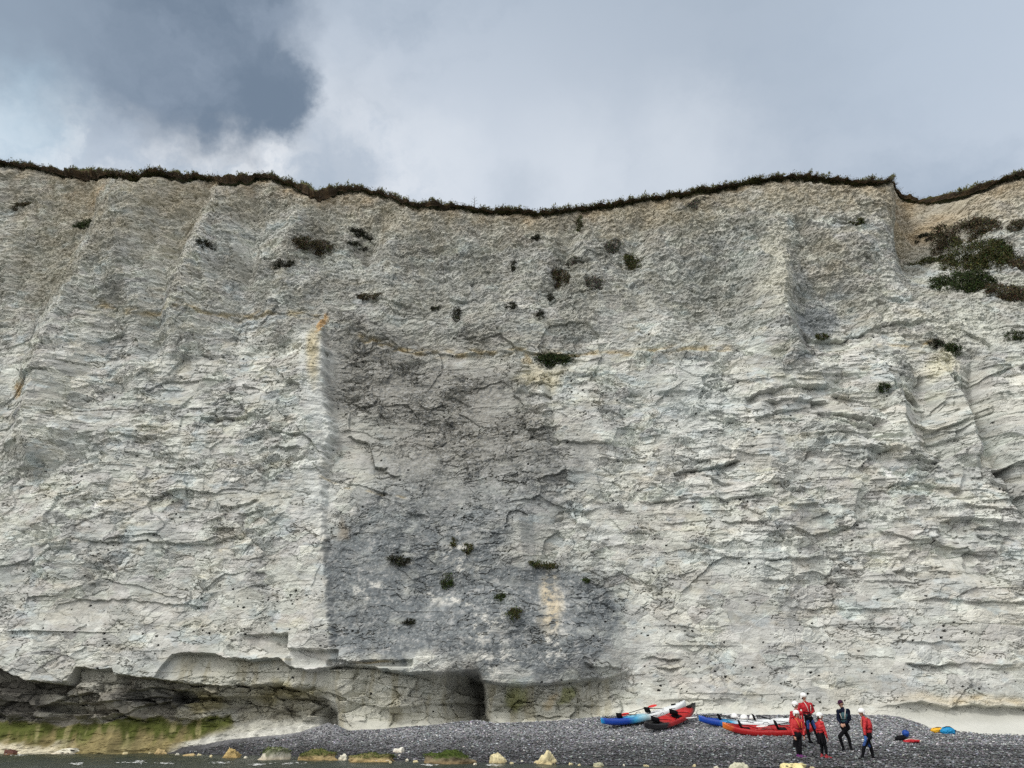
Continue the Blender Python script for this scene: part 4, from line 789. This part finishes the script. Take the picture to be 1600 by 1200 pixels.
def kayak(label, Pa, Pb, stops, L_=4.3, W=.80, roll=0, seats=(-.95, .45), nm='k', raise_b=0, strapm='black'):
    c = (Pa+Pb)/2; dx = (Pb-Pa).normalized()
    e = empty('kayak', c); e.rotation_mode = 'QUATERNION'
    side = V(0, 0, 1).cross(dx).normalized(); up = dx.cross(side); R = Matrix((dx, side, up)).transposed() @ Matrix.Rotation(roll, 3, 'X'); e.rotation_quaternion = R.to_quaternion()
    tag(e, label, 'kayak', 'sit-on-top kayaks lying on the shingle')
    bm = bmesh.new(); NS = 44; NR = 28; rings = []
    def bottom(t): return .26*abs(2*t-1)**3.2
    def width(t): return W/2*max(.02, (1-abs(2*t-1)**2.6))**.75
    def deck(t): return .31+.17*abs(2*t-1)**2.4
    for i in range(NS+1):
        t = i/NS; x_ = (t-.5)*L_; w_ = width(t); zb_ = bottom(t); zd = deck(t); ring = []
        for k in range(NR):
            a = 2*math.pi*k/NR; ca_, sa_ = math.cos(a), math.sin(a)
            yy = w_*math.copysign(abs(ca_)**.75, ca_); hh = (zd-zb_)/2; zc = (zd+zb_)/2
            z_ = zc+hh*math.copysign(abs(sa_)**.62, sa_)
            if sa_ < 0 and abs(ca_) < .35: z_ += .02*math.cos(ca_/.35*math.pi)   # keel channels
            if sa_ > 0:
                u_ = abs(yy)/max(w_, .05); well = 0
                for s0 in seats:
                    well = max(well, float(ss(.62, .40, abs(x_-s0)/.95))*.12, float(ss(.32, .2, abs(x_-s0+.18)))*.15)
                well = max(well, float(ss(.36, .28, abs(x_+L_*.355)))*.09)
                z_ -= well*float(ss(.80, .62, u_))
            ring.append(bm.verts.new((x_, yy, z_)))
        rings.append(ring)
    for A_, B_ in zip(rings, rings[1:]):
        for k in range(NR): bm.faces.new((A_[k], A_[(k+1) % NR], B_[(k+1) % NR], B_[k]))
    bm.faces.new(rings[0][::-1]); bm.faces.new(rings[-1])
    hm = fin('hull', bm, hull_mat('hull_'+nm, stops, 1), e)
    for s0 in seats:
        bm = bmesh.new(); obox(bm, (s0-.30, 0, .40), (.06, .42, .24), Matrix.Rotation(-.28, 3, 'Y'), .02); obox(bm, (s0-.08, 0, .215), (.36, .38, .04), None, .015)
        st = fin('seat', bm, M['black'], e)
        for sg in (-1, 1):
            bm = bmesh.new(); tube(bm, [V(s0-.30, sg*.20, .46), V(s0-.0, sg*.30, .42), V(s0+.32, sg*.36, .34)], .013, 6); fin('seat_strap', bm, M['black'], st)
    for xx in (L_*.27,):
        bm = bmesh.new(); bmesh.ops.create_cone(bm, cap_ends=True, segments=24, radius1=.12, radius2=.105, depth=.04, matrix=Matrix.Translation((xx+.35, 0, deck(xx/L_+.5+.08)+.015))); fin('hatch', bm, M['black'], e)
    for sg in (-1, 1):
        xx = sg*(L_/2-.12); bm = bmesh.new(); zz_ = deck(.97)-.02; tube(bm, [V(xx-sg*.22, 0, zz_), V(xx-sg*.10, 0, zz_+.055), V(xx+sg*.02, 0, zz_-.01)], .014, 6); fin('carry_handle', bm, M['black'], e)
        bm = bmesh.new(); tube(bm, [V(-.1-.12, sg*W*.49, .30), V(-.1-.06, sg*(W*.49+.03), .34), V(-.1+.06, sg*(W*.49+.03), .34), V(-.1+.12, sg*W*.49, .30)], .011, 6); fin('side_handle', bm, M['black'], e)
    bm = bmesh.new()
    for a_, b_ in (((-L_*.44, -.2), (-L_*.28, .27)), ((-L_*.44, .2), (-L_*.28, -.27))): tube(bm, [V(a_[0], a_[1], deck(.06)-.02), V((a_[0]+b_[0])/2, 0, .40), V(b_[0], b_[1], .34)], .006, 5)
    fin('bungee', bm, M['black'], e)
    return e, c, R, up
def lay(X1, Y1, X2, Y2, dd1=None, dd2=None):
    a = ground(X1, Y1) if dd1 is None else at(X1, Y1, dd1); b = ground(X2, Y2) if dd2 is None else at(X2, Y2, dd2); return a, b
BL = lin(12, 62, 158); LB = lin(60, 160, 205); CY = lin(30, 150, 205); WH = (.72, .76, .78); RD = (.38, .012, .014); OR = (.75, .24, .03); BK = (.014, .014, .016)
def onground(x1, y1, x2, y2, sink=.03): return V(x1, y1, gz(x1, y1)-sink), V(x2, y2, gz(x2, y2)-sink)
def ext(Pa, Pb, L_):                       # keep the left end and the heading, set the length
    return Pa, Pa+(Pb-Pa).normalized()*L_
a, b_ = lay(941, 1141, 1063, 1124); Pa, Pb = ext(a, b_, 4.3); Pb.z = gz(Pb.x, Pb.y)+.28
k1 = kayak('blue and white kayak, leftmost, nose pointing left, paddle across its deck', Pa, Pb, [(0, CY), (.05, BL), (.26, BL), (.34, LB), (.46, (.35, .55, .62)), (.54, WH), (1, WH)], 4.3, .78, .05, nm='blue_white')
a = ground(1007, 1147); Pa2 = a.copy(); Pb2 = at(1081, 1117, a.y+2.2); Pa2, Pb2 = ext(Pa2, Pb2, 3.65)
k2 = kayak('black and red kayak lying across the blue and white one with raised black nose', Pa2, Pb2, [(0, BK), (.33, BK), (.40, RD), (.74, RD), (.82, BK), (1, BK)], 3.65, .74, .28, nm='black_red', seats=(-.8, .5))
a = ground(1130, 1148); Pa4 = a.copy(); Pb4 = V(a.x+3.85, a.y-.35, 0); Pb4.z = gz(Pb4.x, Pb4.y)-.02; Pa4, Pb4 = ext(Pa4, Pb4, 3.75)
k4 = kayak('red kayak with orange ends, in front of the blue and white one', Pa4, Pb4, [(0, OR), (.07, OR), (.17, RD), (.90, RD), (.97, OR), (1, OR)], 3.75, .78, .30, nm='red_orange', seats=(-.9, .5))
a = V(at(1092, 1127, 33.9).x, 33.9, 0); a.z = gz(a.x, a.y)-.02; b_ = V(a.x+4.1, 33.6, 0); b_.z = gz(b_.x, b_.y)-.02; Pa3, Pb3 = ext(a, b_, 4.2)
k3 = kayak('blue and white kayak behind the red and orange one, helmets on its deck', Pa3, Pb3, [(0, CY), (.04, BL), (.20, BL), (.30, LB), (.40, WH), (1, WH)], 4.2, .78, .12, nm='white_blue')

def paddle(label, p0, p1, mat_blade, twist=0, group='paddles left on the kayaks'):
    c = (p0+p1)/2; dx = (p1-p0).normalized(); L_ = (p1-p0).length; side = V(0, 0, 1).cross(dx).normalized(); up = dx.cross(side); R = Matrix((dx, side, up)).transposed() @ Matrix.Rotation(twist, 3, 'X')
    e = empty('paddle', c); e.rotation_mode = 'QUATERNION'; e.rotation_quaternion = R.to_quaternion(); tag(e, label, 'paddle', group)
    bm = bmesh.new(); tube(bm, [V(-L_/2+.35, 0, 0), V(L_/2-.35, 0, 0)], .015, 10); fin('shaft', bm, M['black'], e)
    for sg in (-1, 1):
        bm = bmesh.new(); ellipsoid(bm, (sg*(L_/2-.22), 0, 0), (.24, .10, .012)); capsule(bm, (sg*(L_/2-.46), 0, 0), (sg*(L_/2-.1), 0, .004), .016, .007); fin('blade', bm, mat_blade, e)
m_blade = paint('red_blade', (.62, .03, .03), .35, .5); m_wblade = paint('white_blade', (.7, .7, .7), .4, .5)
def onk(k, x_, y_, z_): e, c, R, up = k; return c+R @ V(x_, y_, z_)
paddle('red-bladed paddle lying along the leftmost blue and white kayak', onk(k1, -1.25, -.10, .42), onk(k1, .75, .16, .50), m_blade, .4)
paddle('white-bladed paddle lying in the red and orange kayak', onk(k4, -.62, -.30, .40), onk(k4, 1.35, .05, .50), m_wblade, .3)
paddle('pale paddle with one end sticking out left of the rear blue and white kayak', onk(k3, -2.62, .05, .36), onk(k3, -.65, .12, .52), m_wblade, .2)
def loose_helmet(label, p, rz, mat):
    e = empty('helmet', p, rz); tag(e, label, 'helmet', 'white helmets resting on the rear kayak')
    bm = bmesh.new(); ellipsoid(bm, (0, 0, .02), (.14, .165, .155), None, 4); bmesh.ops.bisect_plane(bm, geom=bm.verts[:]+bm.edges[:]+bm.faces[:], plane_co=(0, 0, 0), plane_no=(0, 0, -1), clear_outer=True)
    o = fin('shell', bm, mat, e); o.modifiers.new('s', 'SOLIDIFY').thickness = .01
    bm = bmesh.new(); tube(bm, [V(.138*math.cos(a), .163*math.sin(a), 0) for a in [k*math.pi/10 for k in range(21)]], .009, 6); fin('rim', bm, M['trim'], o)
    bm = bmesh.new(); tube(bm, [V(.13, 0, .02), V(.10, -.05, -.05), V(0, -.08, -.06), V(-.10, -.05, -.05), V(-.13, 0, .02)], .007, 5); fin('chin_strap', bm, M['black'], o)
loose_helmet('leftmost of the three white helmets on the rear kayak', onk(k3, -.62, .05, .38), .4, M['white'])
loose_helmet('middle one of the three white helmets on the rear kayak', onk(k3, -.22, .08, .33), 1.2, M['white'])
loose_helmet('rightmost of the three white helmets on the rear kayak', onk(k3, .16, .10, .33), 2.0, M['white'])
# dry bags and loose kit
def bag(name, label, p, rz, size, mat, mat2, cat='bag', group=None, roll=True):
    e = empty(name, p, rz); tag(e, label, cat, group); bm = bmesh.new(); l, w_, h_ = size
    ellipsoid(bm, (0, 0, h_*.45), (l*.5, w_*.5, h_*.5)); ellipsoid(bm, (l*.22, w_*.05, h_*.42), (l*.32, w_*.48, h_*.44)); ellipsoid(bm, (-l*.25, -w_*.06, h_*.36), (l*.30, w_*.42, h_*.40)); melt('bag_body', bm, .016, mat, e, 2, .03, l*7)
    bm = bmesh.new(); tube(bm, [V(l*.50, -w_*.36, h_*.45), V(l*.58, 0, h_*.52), V(l*.50, w_*.36, h_*.45)], .022, 8); fin('rolled_top', bm, mat2, e)
    bm = bmesh.new(); tube(bm, [V(-l*.36, -w_*.1, h_*.72), V(-l*.12, -w_*.22, h_*.98), V(l*.18, -w_*.18, h_*.96), V(l*.4, 0, h_*.74)], .014, 6); fin('strap', bm, mat2, e)
m_y = paint('yellow_bag', (.75, .42, .03), .5, .3, .1); m_b = paint('cyan_bag', (.01, .24, .50), .5, .3, .12)
p = ground(1466, 1145); bag('dry_bag', 'yellow dry bag lying at the cliff foot beside the blue one', p, .2, (.62, .36, .22), m_y, M['black'], group='dry bags at the cliff foot')
p = ground(1482, 1148); bag('dry_bag', 'bright blue dry bag right of the yellow one at the cliff foot', p, -.1, (.56, .40, .32), m_b, M['navy'], group='dry bags at the cliff foot')
p = ground(1409, 1158); bag('buoyancy_aid', 'black folded buoyancy aid, left of the small heap on the shingle', p, .4, (.52, .34, .20), M['black'], M['black'], 'buoyancy aid')
p = ground(1417, 1154); bag('dry_bag', 'small royal blue bag on top of the heap on the shingle', p+V(0, 0, .08), 1.0, (.30, .26, .24), paint('royal_bag', (.01, .06, .30), .5, .3), M['black'])
p = ground(1424, 1161); bag('jacket', 'crumpled red and white jacket at the right of the small heap', p, -.3, (.58, .36, .14), M['red'], M['trim'], 'jacket')

# ================================================================== BOULDERS
m_bl = attr_mat('boulder', .8, .25, .25, 9, .5, 18, .03)
def boulder(label, X, Y, w, h, col, moss=0, spots=0, kind='boulder', deep=.6, peak=0, Z=None):
    p = ground(X, Y); dep = p.y*cP+(p.z-CH)*sP; m = dep/FPX; Wd = w*m/2; Ht = 1.05*h*p.y/1402; dd = max(Wd*deep, .15)
    e = empty(kind, p-V(0, 0, 0)); tag(e, label, 'rock', 'chalk boulders at the water edge')
    bm = bmesh.new(); bmesh.ops.create_icosphere(bm, subdivisions=5, radius=1); co = np.array([v_.co for v_ in bm.verts]); fa = np.array([[v_.index for v_ in f.verts] for f in bm.faces]); bm.free()
    r = np.random.default_rng(int(X)); q = np.ones(len(co))
    for _ in range(11):                    # broken planes
        n = r.standard_normal(3); n[2] = abs(n[2])*.8; n /= np.linalg.norm(n); t = co @ n; lim = r.uniform(.55, .85); q = np.where(t*q > lim, lim/np.maximum(t, 1e-3), q)
    co = co*q[:, None]; nz = fbm(co[:, 0]*1.7+X, co[:, 2]*1.7+co[:, 1], 4, 500, .55); co *= (1+.30*nz)[:, None]; n2 = fbm(co[:, 0]*7+co[:, 1]*3+X, co[:, 2]*7-co[:, 1]*2, 3, 501); co *= (1+.05*n2)[:, None]
    co[:, 2] /= co[:, 2].max(); co[:, 0] /= np.abs(co[:, 0]).max()
    if not peak: co[:, 2] = np.tanh(1.7*co[:, 2])/.94*(.82+.30*fbm(co[:, 0]*1.6+X*.7, co[:, 1]*1.2+3, 3, 505)+.12*co[:, 0]*(1 if int(X) % 2 else -1))
    if peak: co[:, 2] *= (1-np.clip(np.abs(co[:, 0]-peak*.45+.35*nz), 0, 1)*.55)*(1+.25*np.sign(n2)*np.minimum(np.abs(n2), .6))
    co[:, 2] = np.where(co[:, 2] < -.25, -.25, co[:, 2]); pos = co*np.array([Wd, dd, Ht])
    cc = np.array(col)[None]*(1+.35*nz+.25*n2)[:, None]
    lowm = ss(.35, .0, co[:, 2])[:, None]; cc = cc*(1-.35*lowm)+np.array((.30, .18, .06))*.35*lowm
    if moss: mk = (ss(.28, .6, co[:, 2]+.4*nz+.15*n2)*moss)[:, None]; cc = cc*(1-mk)+np.array((.05, .075, .012))*(1+.5*n2[:, None])*mk
    if spots:
        ff1, ff2, hh_, _, _ = worley(co[:, 0]*2.4+X, co[:, 2]*2.4+co[:, 1], 502); cc[(ff1 < .22) & (_R[hh_, 0] < .4)] = (.03, .025, .02)
    link('rock', raw_mesh('rock', pos, fa, np.clip(cc, .008, .75).astype(F32), True), m_bl, e)
    if moss:
        top = pos[(co[:, 2] > .42)]; 
        if len(top):
            vv_, ff = leaf_cloud(top, int(1400*Wd+200), .035, (.05, .05, .006), -.05, int(X)); k_ = len(vv_)//3
            c2 = np.repeat(np.array((.055, .085, .015))*(.4+1.3*r.random((k_, 1))), 3, 0); link('seaweed', raw_mesh('seaweed', vv_, ff, np.clip(c2*1.0, .005, .3).astype(F32)), m_leaf, e)
CR = (.62, .60, .50); TN = (.42, .33, .17); YE = (.58, .52, .32); DR = (.10, .045, .035)
for a in [
 ('low dark red weedy rock at the far left water edge', 18, 1179, 26, 8, DR), ('small flat white rock second from the left at the water', 66, 1177, 22, 6, CR), ('long low white chalk slab with dark spots at the left waterline', 111, 1178, 58, 10, CR, 0, 1),
 ('pale pointed wedge of chalk right of the long white slab', 178, 1177, 28, 10, YE, 0, 0, 'boulder', .6, 1), ('low brown lump between the pale wedge and the round tan rock', 214, 1177, 26, 9, TN), ('round smooth tan rock where the shingle begins', 250, 1178, 26, 8, TN), ('tiny flat brown rock between the tan rock and the orange pyramid', 297, 1181, 24, 4, TN),
 ('orange brown rock shaped like a small pyramid', 360, 1184, 36, 15, (.40, .30, .13), 0, 0, 'boulder', .6, .01), ('white boulder topped with green weed, with a low pale tail to the left', 430, 1187, 66, 22, CR, .8, 1), ('tan rock with dark green weed on its right side', 495, 1188, 70, 17, TN, .8), ('pale knobbly stone against the right end of the weedy tan rock', 537, 1188, 18, 10, CR),
 ('brown and green rock just left of the white stone on the shingle', 584, 1190, 84, 14, TN, .7), ('lone white stone perched on the shingle', 624, 1176, 24, 9, (.68, .66, .58)), ('fist-sized white stone just under the lone white stone', 624, 1182, 6, 4, (.68, .66, .58)),
 ('biggest flat slab, thick green weed on top and dark ragged sides', 706, 1193, 96, 22, (.20, .17, .11), 1), ('tan broken rock touching the right end of the weedy slab', 778, 1192, 34, 15, YE), ('angular tan and white rock with a raised right corner', 854, 1194, 54, 24, YE, 0, 0, 'boulder', .6, 1),
 ('small grey-green stone right of the angular tan rock', 934, 1198, 20, 7, (.40, .40, .28)), ('pale domed rock at the bottom edge, left of the yellow one', 1156, 1203, 38, 13, (.50, .50, .38)), ('pale yellow rock with dark spots at the bottom edge below the group', 1233, 1205, 60, 14, (.72, .62, .32), 0, 1)]: boulder(*a)
for k_, (X, Y, w_) in enumerate([(150, 1178, 8), (196, 1178, 9), (234, 1178, 6), (278, 1180, 7), (312, 1181, 9), (330, 1183, 6), (384, 1185, 8), (468, 1187, 7), (552, 1189, 8), (636, 1189, 7), (650, 1191, 10), (800, 1194, 9), (816, 1191, 6), (892, 1195, 9), (905, 1197, 6), (975, 1197, 7), (1010, 1198, 10), (1085, 1197, 7), (1120, 1200, 9), (1270, 1201, 8), (610, 1192, 6), (742, 1195, 7)]):
    boulder('small loose chalk stone lying among the larger rocks at the waterline', X, Y, w_, 3.5, YE if k_ % 3 else CR)
# loose foam where wavelets break
r = np.random.default_rng(77); fv = []; ff_ = []; fcx = [(205, 1194, 26), (218, 1192, 8), (262, 1195, 12), (345, 1194, 16), (455, 1195, 22), (592, 1190, 20), (668, 1198, 12), (770, 1198, 10), (120, 1196, 10), (400, 1197, 10), (30, 1182, 14)]
for (X, Y, w_) in fcx:
    for _ in range(34):
        rr_ = ray(X+r.normal()*w_*.5, Y+r.normal()*.8); d_ = CH/(-rr_[2])*rr_[1]
        if not 15 < d_ < 39: continue
        cx_ = rr_[0]*d_/rr_[1]; s_ = .012+.035*r.random()**2; k0 = len(fv)
        for j in range(7): a_ = j*2*math.pi/7; q_ = s_*(.6+.7*r.random()); fv.append((cx_+math.cos(a_)*q_*1.8, d_+math.sin(a_)*q_, .045+.01*r.random()))
        fv.append((cx_, d_, .045+s_*.3)); ff_ += [(k0+j, k0+(j+1) % 7, k0+7) for j in range(7)]
fo = link('sea_foam', raw_mesh('sea_foam', np.array(fv), np.array(ff_)), paint('foam_white', (.75, .77, .76), .7, .3)); tag(fo, 'flecks of white foam on the dark water', 'foam', kind='stuff')
print('props', round(time.time()-T0, 1))
# ================================================================== LIGHT
SUN_EL, SUN_AZ = math.radians(48), math.radians(-48)      # azimuth measured from -Y (behind the camera) towards -X (left)
sd = Vector((math.sin(SUN_AZ)*math.cos(SUN_EL), -math.cos(SUN_AZ)*math.cos(SUN_EL), math.sin(SUN_EL)))
sl = bpy.data.lights.new('sun', 'SUN'); sl.energy = 1.5; sl.angle = math.radians(12); sl.color = (1, .965, .91)
so = bpy.data.objects.new('sun', sl); COL.objects.link(so); so.rotation_euler = sd.to_track_quat('Z', 'Y').to_euler()
w = bpy.data.worlds.new('World'); sc.world = w; w.use_nodes = True; nt = NT(w.node_tree); bg = w.node_tree.nodes['Background']
bg.inputs['Strength'].default_value = .10
sky = nt.new('ShaderNodeTexSky'); sky.sky_type = 'NISHITA'; sky.sun_disc = False; sky.sun_elevation = SUN_EL; sky.sun_rotation = math.atan2(sd.x, sd.y)
dirv = nt.new('ShaderNodeTexCoord').outputs['Generated']
def pdir(X, Y): r = ray(X, Y); r = r/np.linalg.norm(r); return tuple(float(q) for q in r)
nv = nt.noise(dirv, 5.5, 8, .60, 1); nv = nt.vmath('SUBTRACT', nv, (.5, .5, .5)); n_s = nt.vmath('SCALE', nv); n_s.node.inputs['Scale'].default_value = .13
nv2 = nt.noise(dirv, 24, 6, .6, 1); nv2 = nt.vmath('SUBTRACT', nv2, (.5, .5, .5)); n_s2 = nt.vmath('SCALE', nv2); n_s2.node.inputs['Scale'].default_value = .05
wd = nt.vmath('ADD', nt.vmath('ADD', dirv, n_s), n_s2)
def blob(X, Y, r, soft, src=None):
    d = nt.vmath('DISTANCE', src or wd, pdir(X, Y), out=1)
    return nt.sstep(d, r+soft, r-soft)
def mx(*a):
    o = a[0]
    for q in a[1:]: o = nt.math('MAXIMUM', o, q)
    return o
K = 10.0
def sk(r, g, b): return tuple(K*q for q in lin(r, g, b))
sep = nt.new('ShaderNodeSeparateXYZ', i_0=dirv)
base = nt.mix(nt.sstep(sep.outputs[2], .60, .95), sk(220, 228, 238), sk(165, 181, 199))
base = nt.mix(nt.sstep(nt.noise(nt.vmath('MULTIPLY', wd, (1, 1, 1.8)), 3.4, 6, .55), .42, .70), base, sk(170, 184, 200))
base = nt.mix(nt.math('MULTIPLY', blob(1250, 60, .22, .20), .8), base, sk(178, 191, 206))
base = nt.mix(nt.math('MULTIPLY', blob(1560, 30, .16, .14), .6), base, sk(196, 210, 226))
cum = nt.sstep(nt.noise(wd, 9, 8, .6), .38, .56)
leftz = mx(blob(40, 190, .16, .07), blob(320, 250, .13, .05), nt.math('MULTIPLY', blob(540, 230, .08, .07), .5), nt.math('MULTIPLY', blob(620, 270, .07, .06), .5))
base = nt.mix(nt.math('MULTIPLY', leftz, .85), base, nt.mix(cum, sk(200, 211, 223), sk(246, 249, 252)))
base = nt.mix(nt.math('MULTIPLY', blob(40, 110, .05, .05), .8), base, sk(176, 208, 228))
base = nt.mix(nt.math('MULTIPLY', blob(30, 215, .04, .04), .5), base, sk(184, 212, 230))
base = nt.mix(nt.math('MULTIPLY', mx(blob(510, 262, .06, .03), blob(210, 225, .035, .03), blob(820, 300, .03, .03)), .7), base, sk(178, 191, 206))
base = nt.mix(nt.math('MULTIPLY', mx(blob(900, 290, .08, .08), blob(1060, 250, .07, .07), blob(700, 250, .05, .05)), .6), base, sk(228, 235, 243))
dark = mx(blob(240, -50, .165, .04), blob(330, 50, .090, .03), blob(420, 135, .050, .018), blob(350, 130, .060, .03), blob(270, 120, .070, .04), blob(110, 0, .11, .06), blob(310, 165, .040, .03), blob(0, -60, .12, .06))
dcol = nt.mix(nt.sstep(nt.noise(wd, 5, 7, .58), .46, .78), sk(118, 134, 152), sk(150, 164, 181)); dcol = nt.mix(nt.math('MULTIPLY', blob(20, 30, .09, .09), .8), dcol, sk(158, 173, 189))
base = nt.mix(dark, base, dcol)
# sky behind and above the camera: unseen, made brighter to light the cliff, with a sun glow
back = nt.sstep(nt.vmath('DOT_PRODUCT', dirv, (0, 1, 0), out=1), .25, -.35)
glow = nt.sstep(nt.vmath('DOT_PRODUCT', dirv, tuple(sd), out=1), .2, 1.0)
bright = nt.mix(glow, (K*.98, K*1.0, K*1.04, 1), (K*1.9, K*1.8, K*1.65, 1))
base = nt.mix(back, base, bright)
fin_ = nt.mix(.12, base, sky.outputs[0])
nt.l.new(fin_, bg.inputs['Color'])
sc.view_settings.view_transform = 'Standard'; sc.view_settings.look = 'None'; sc.view_settings.gamma = 1; sc.view_settings.exposure = 0
sc.cycles.max_bounces = 5; sc.cycles.diffuse_bounces = 3; sc.cycles.use_denoising = False
print('done', round(time.time()-T0, 1))
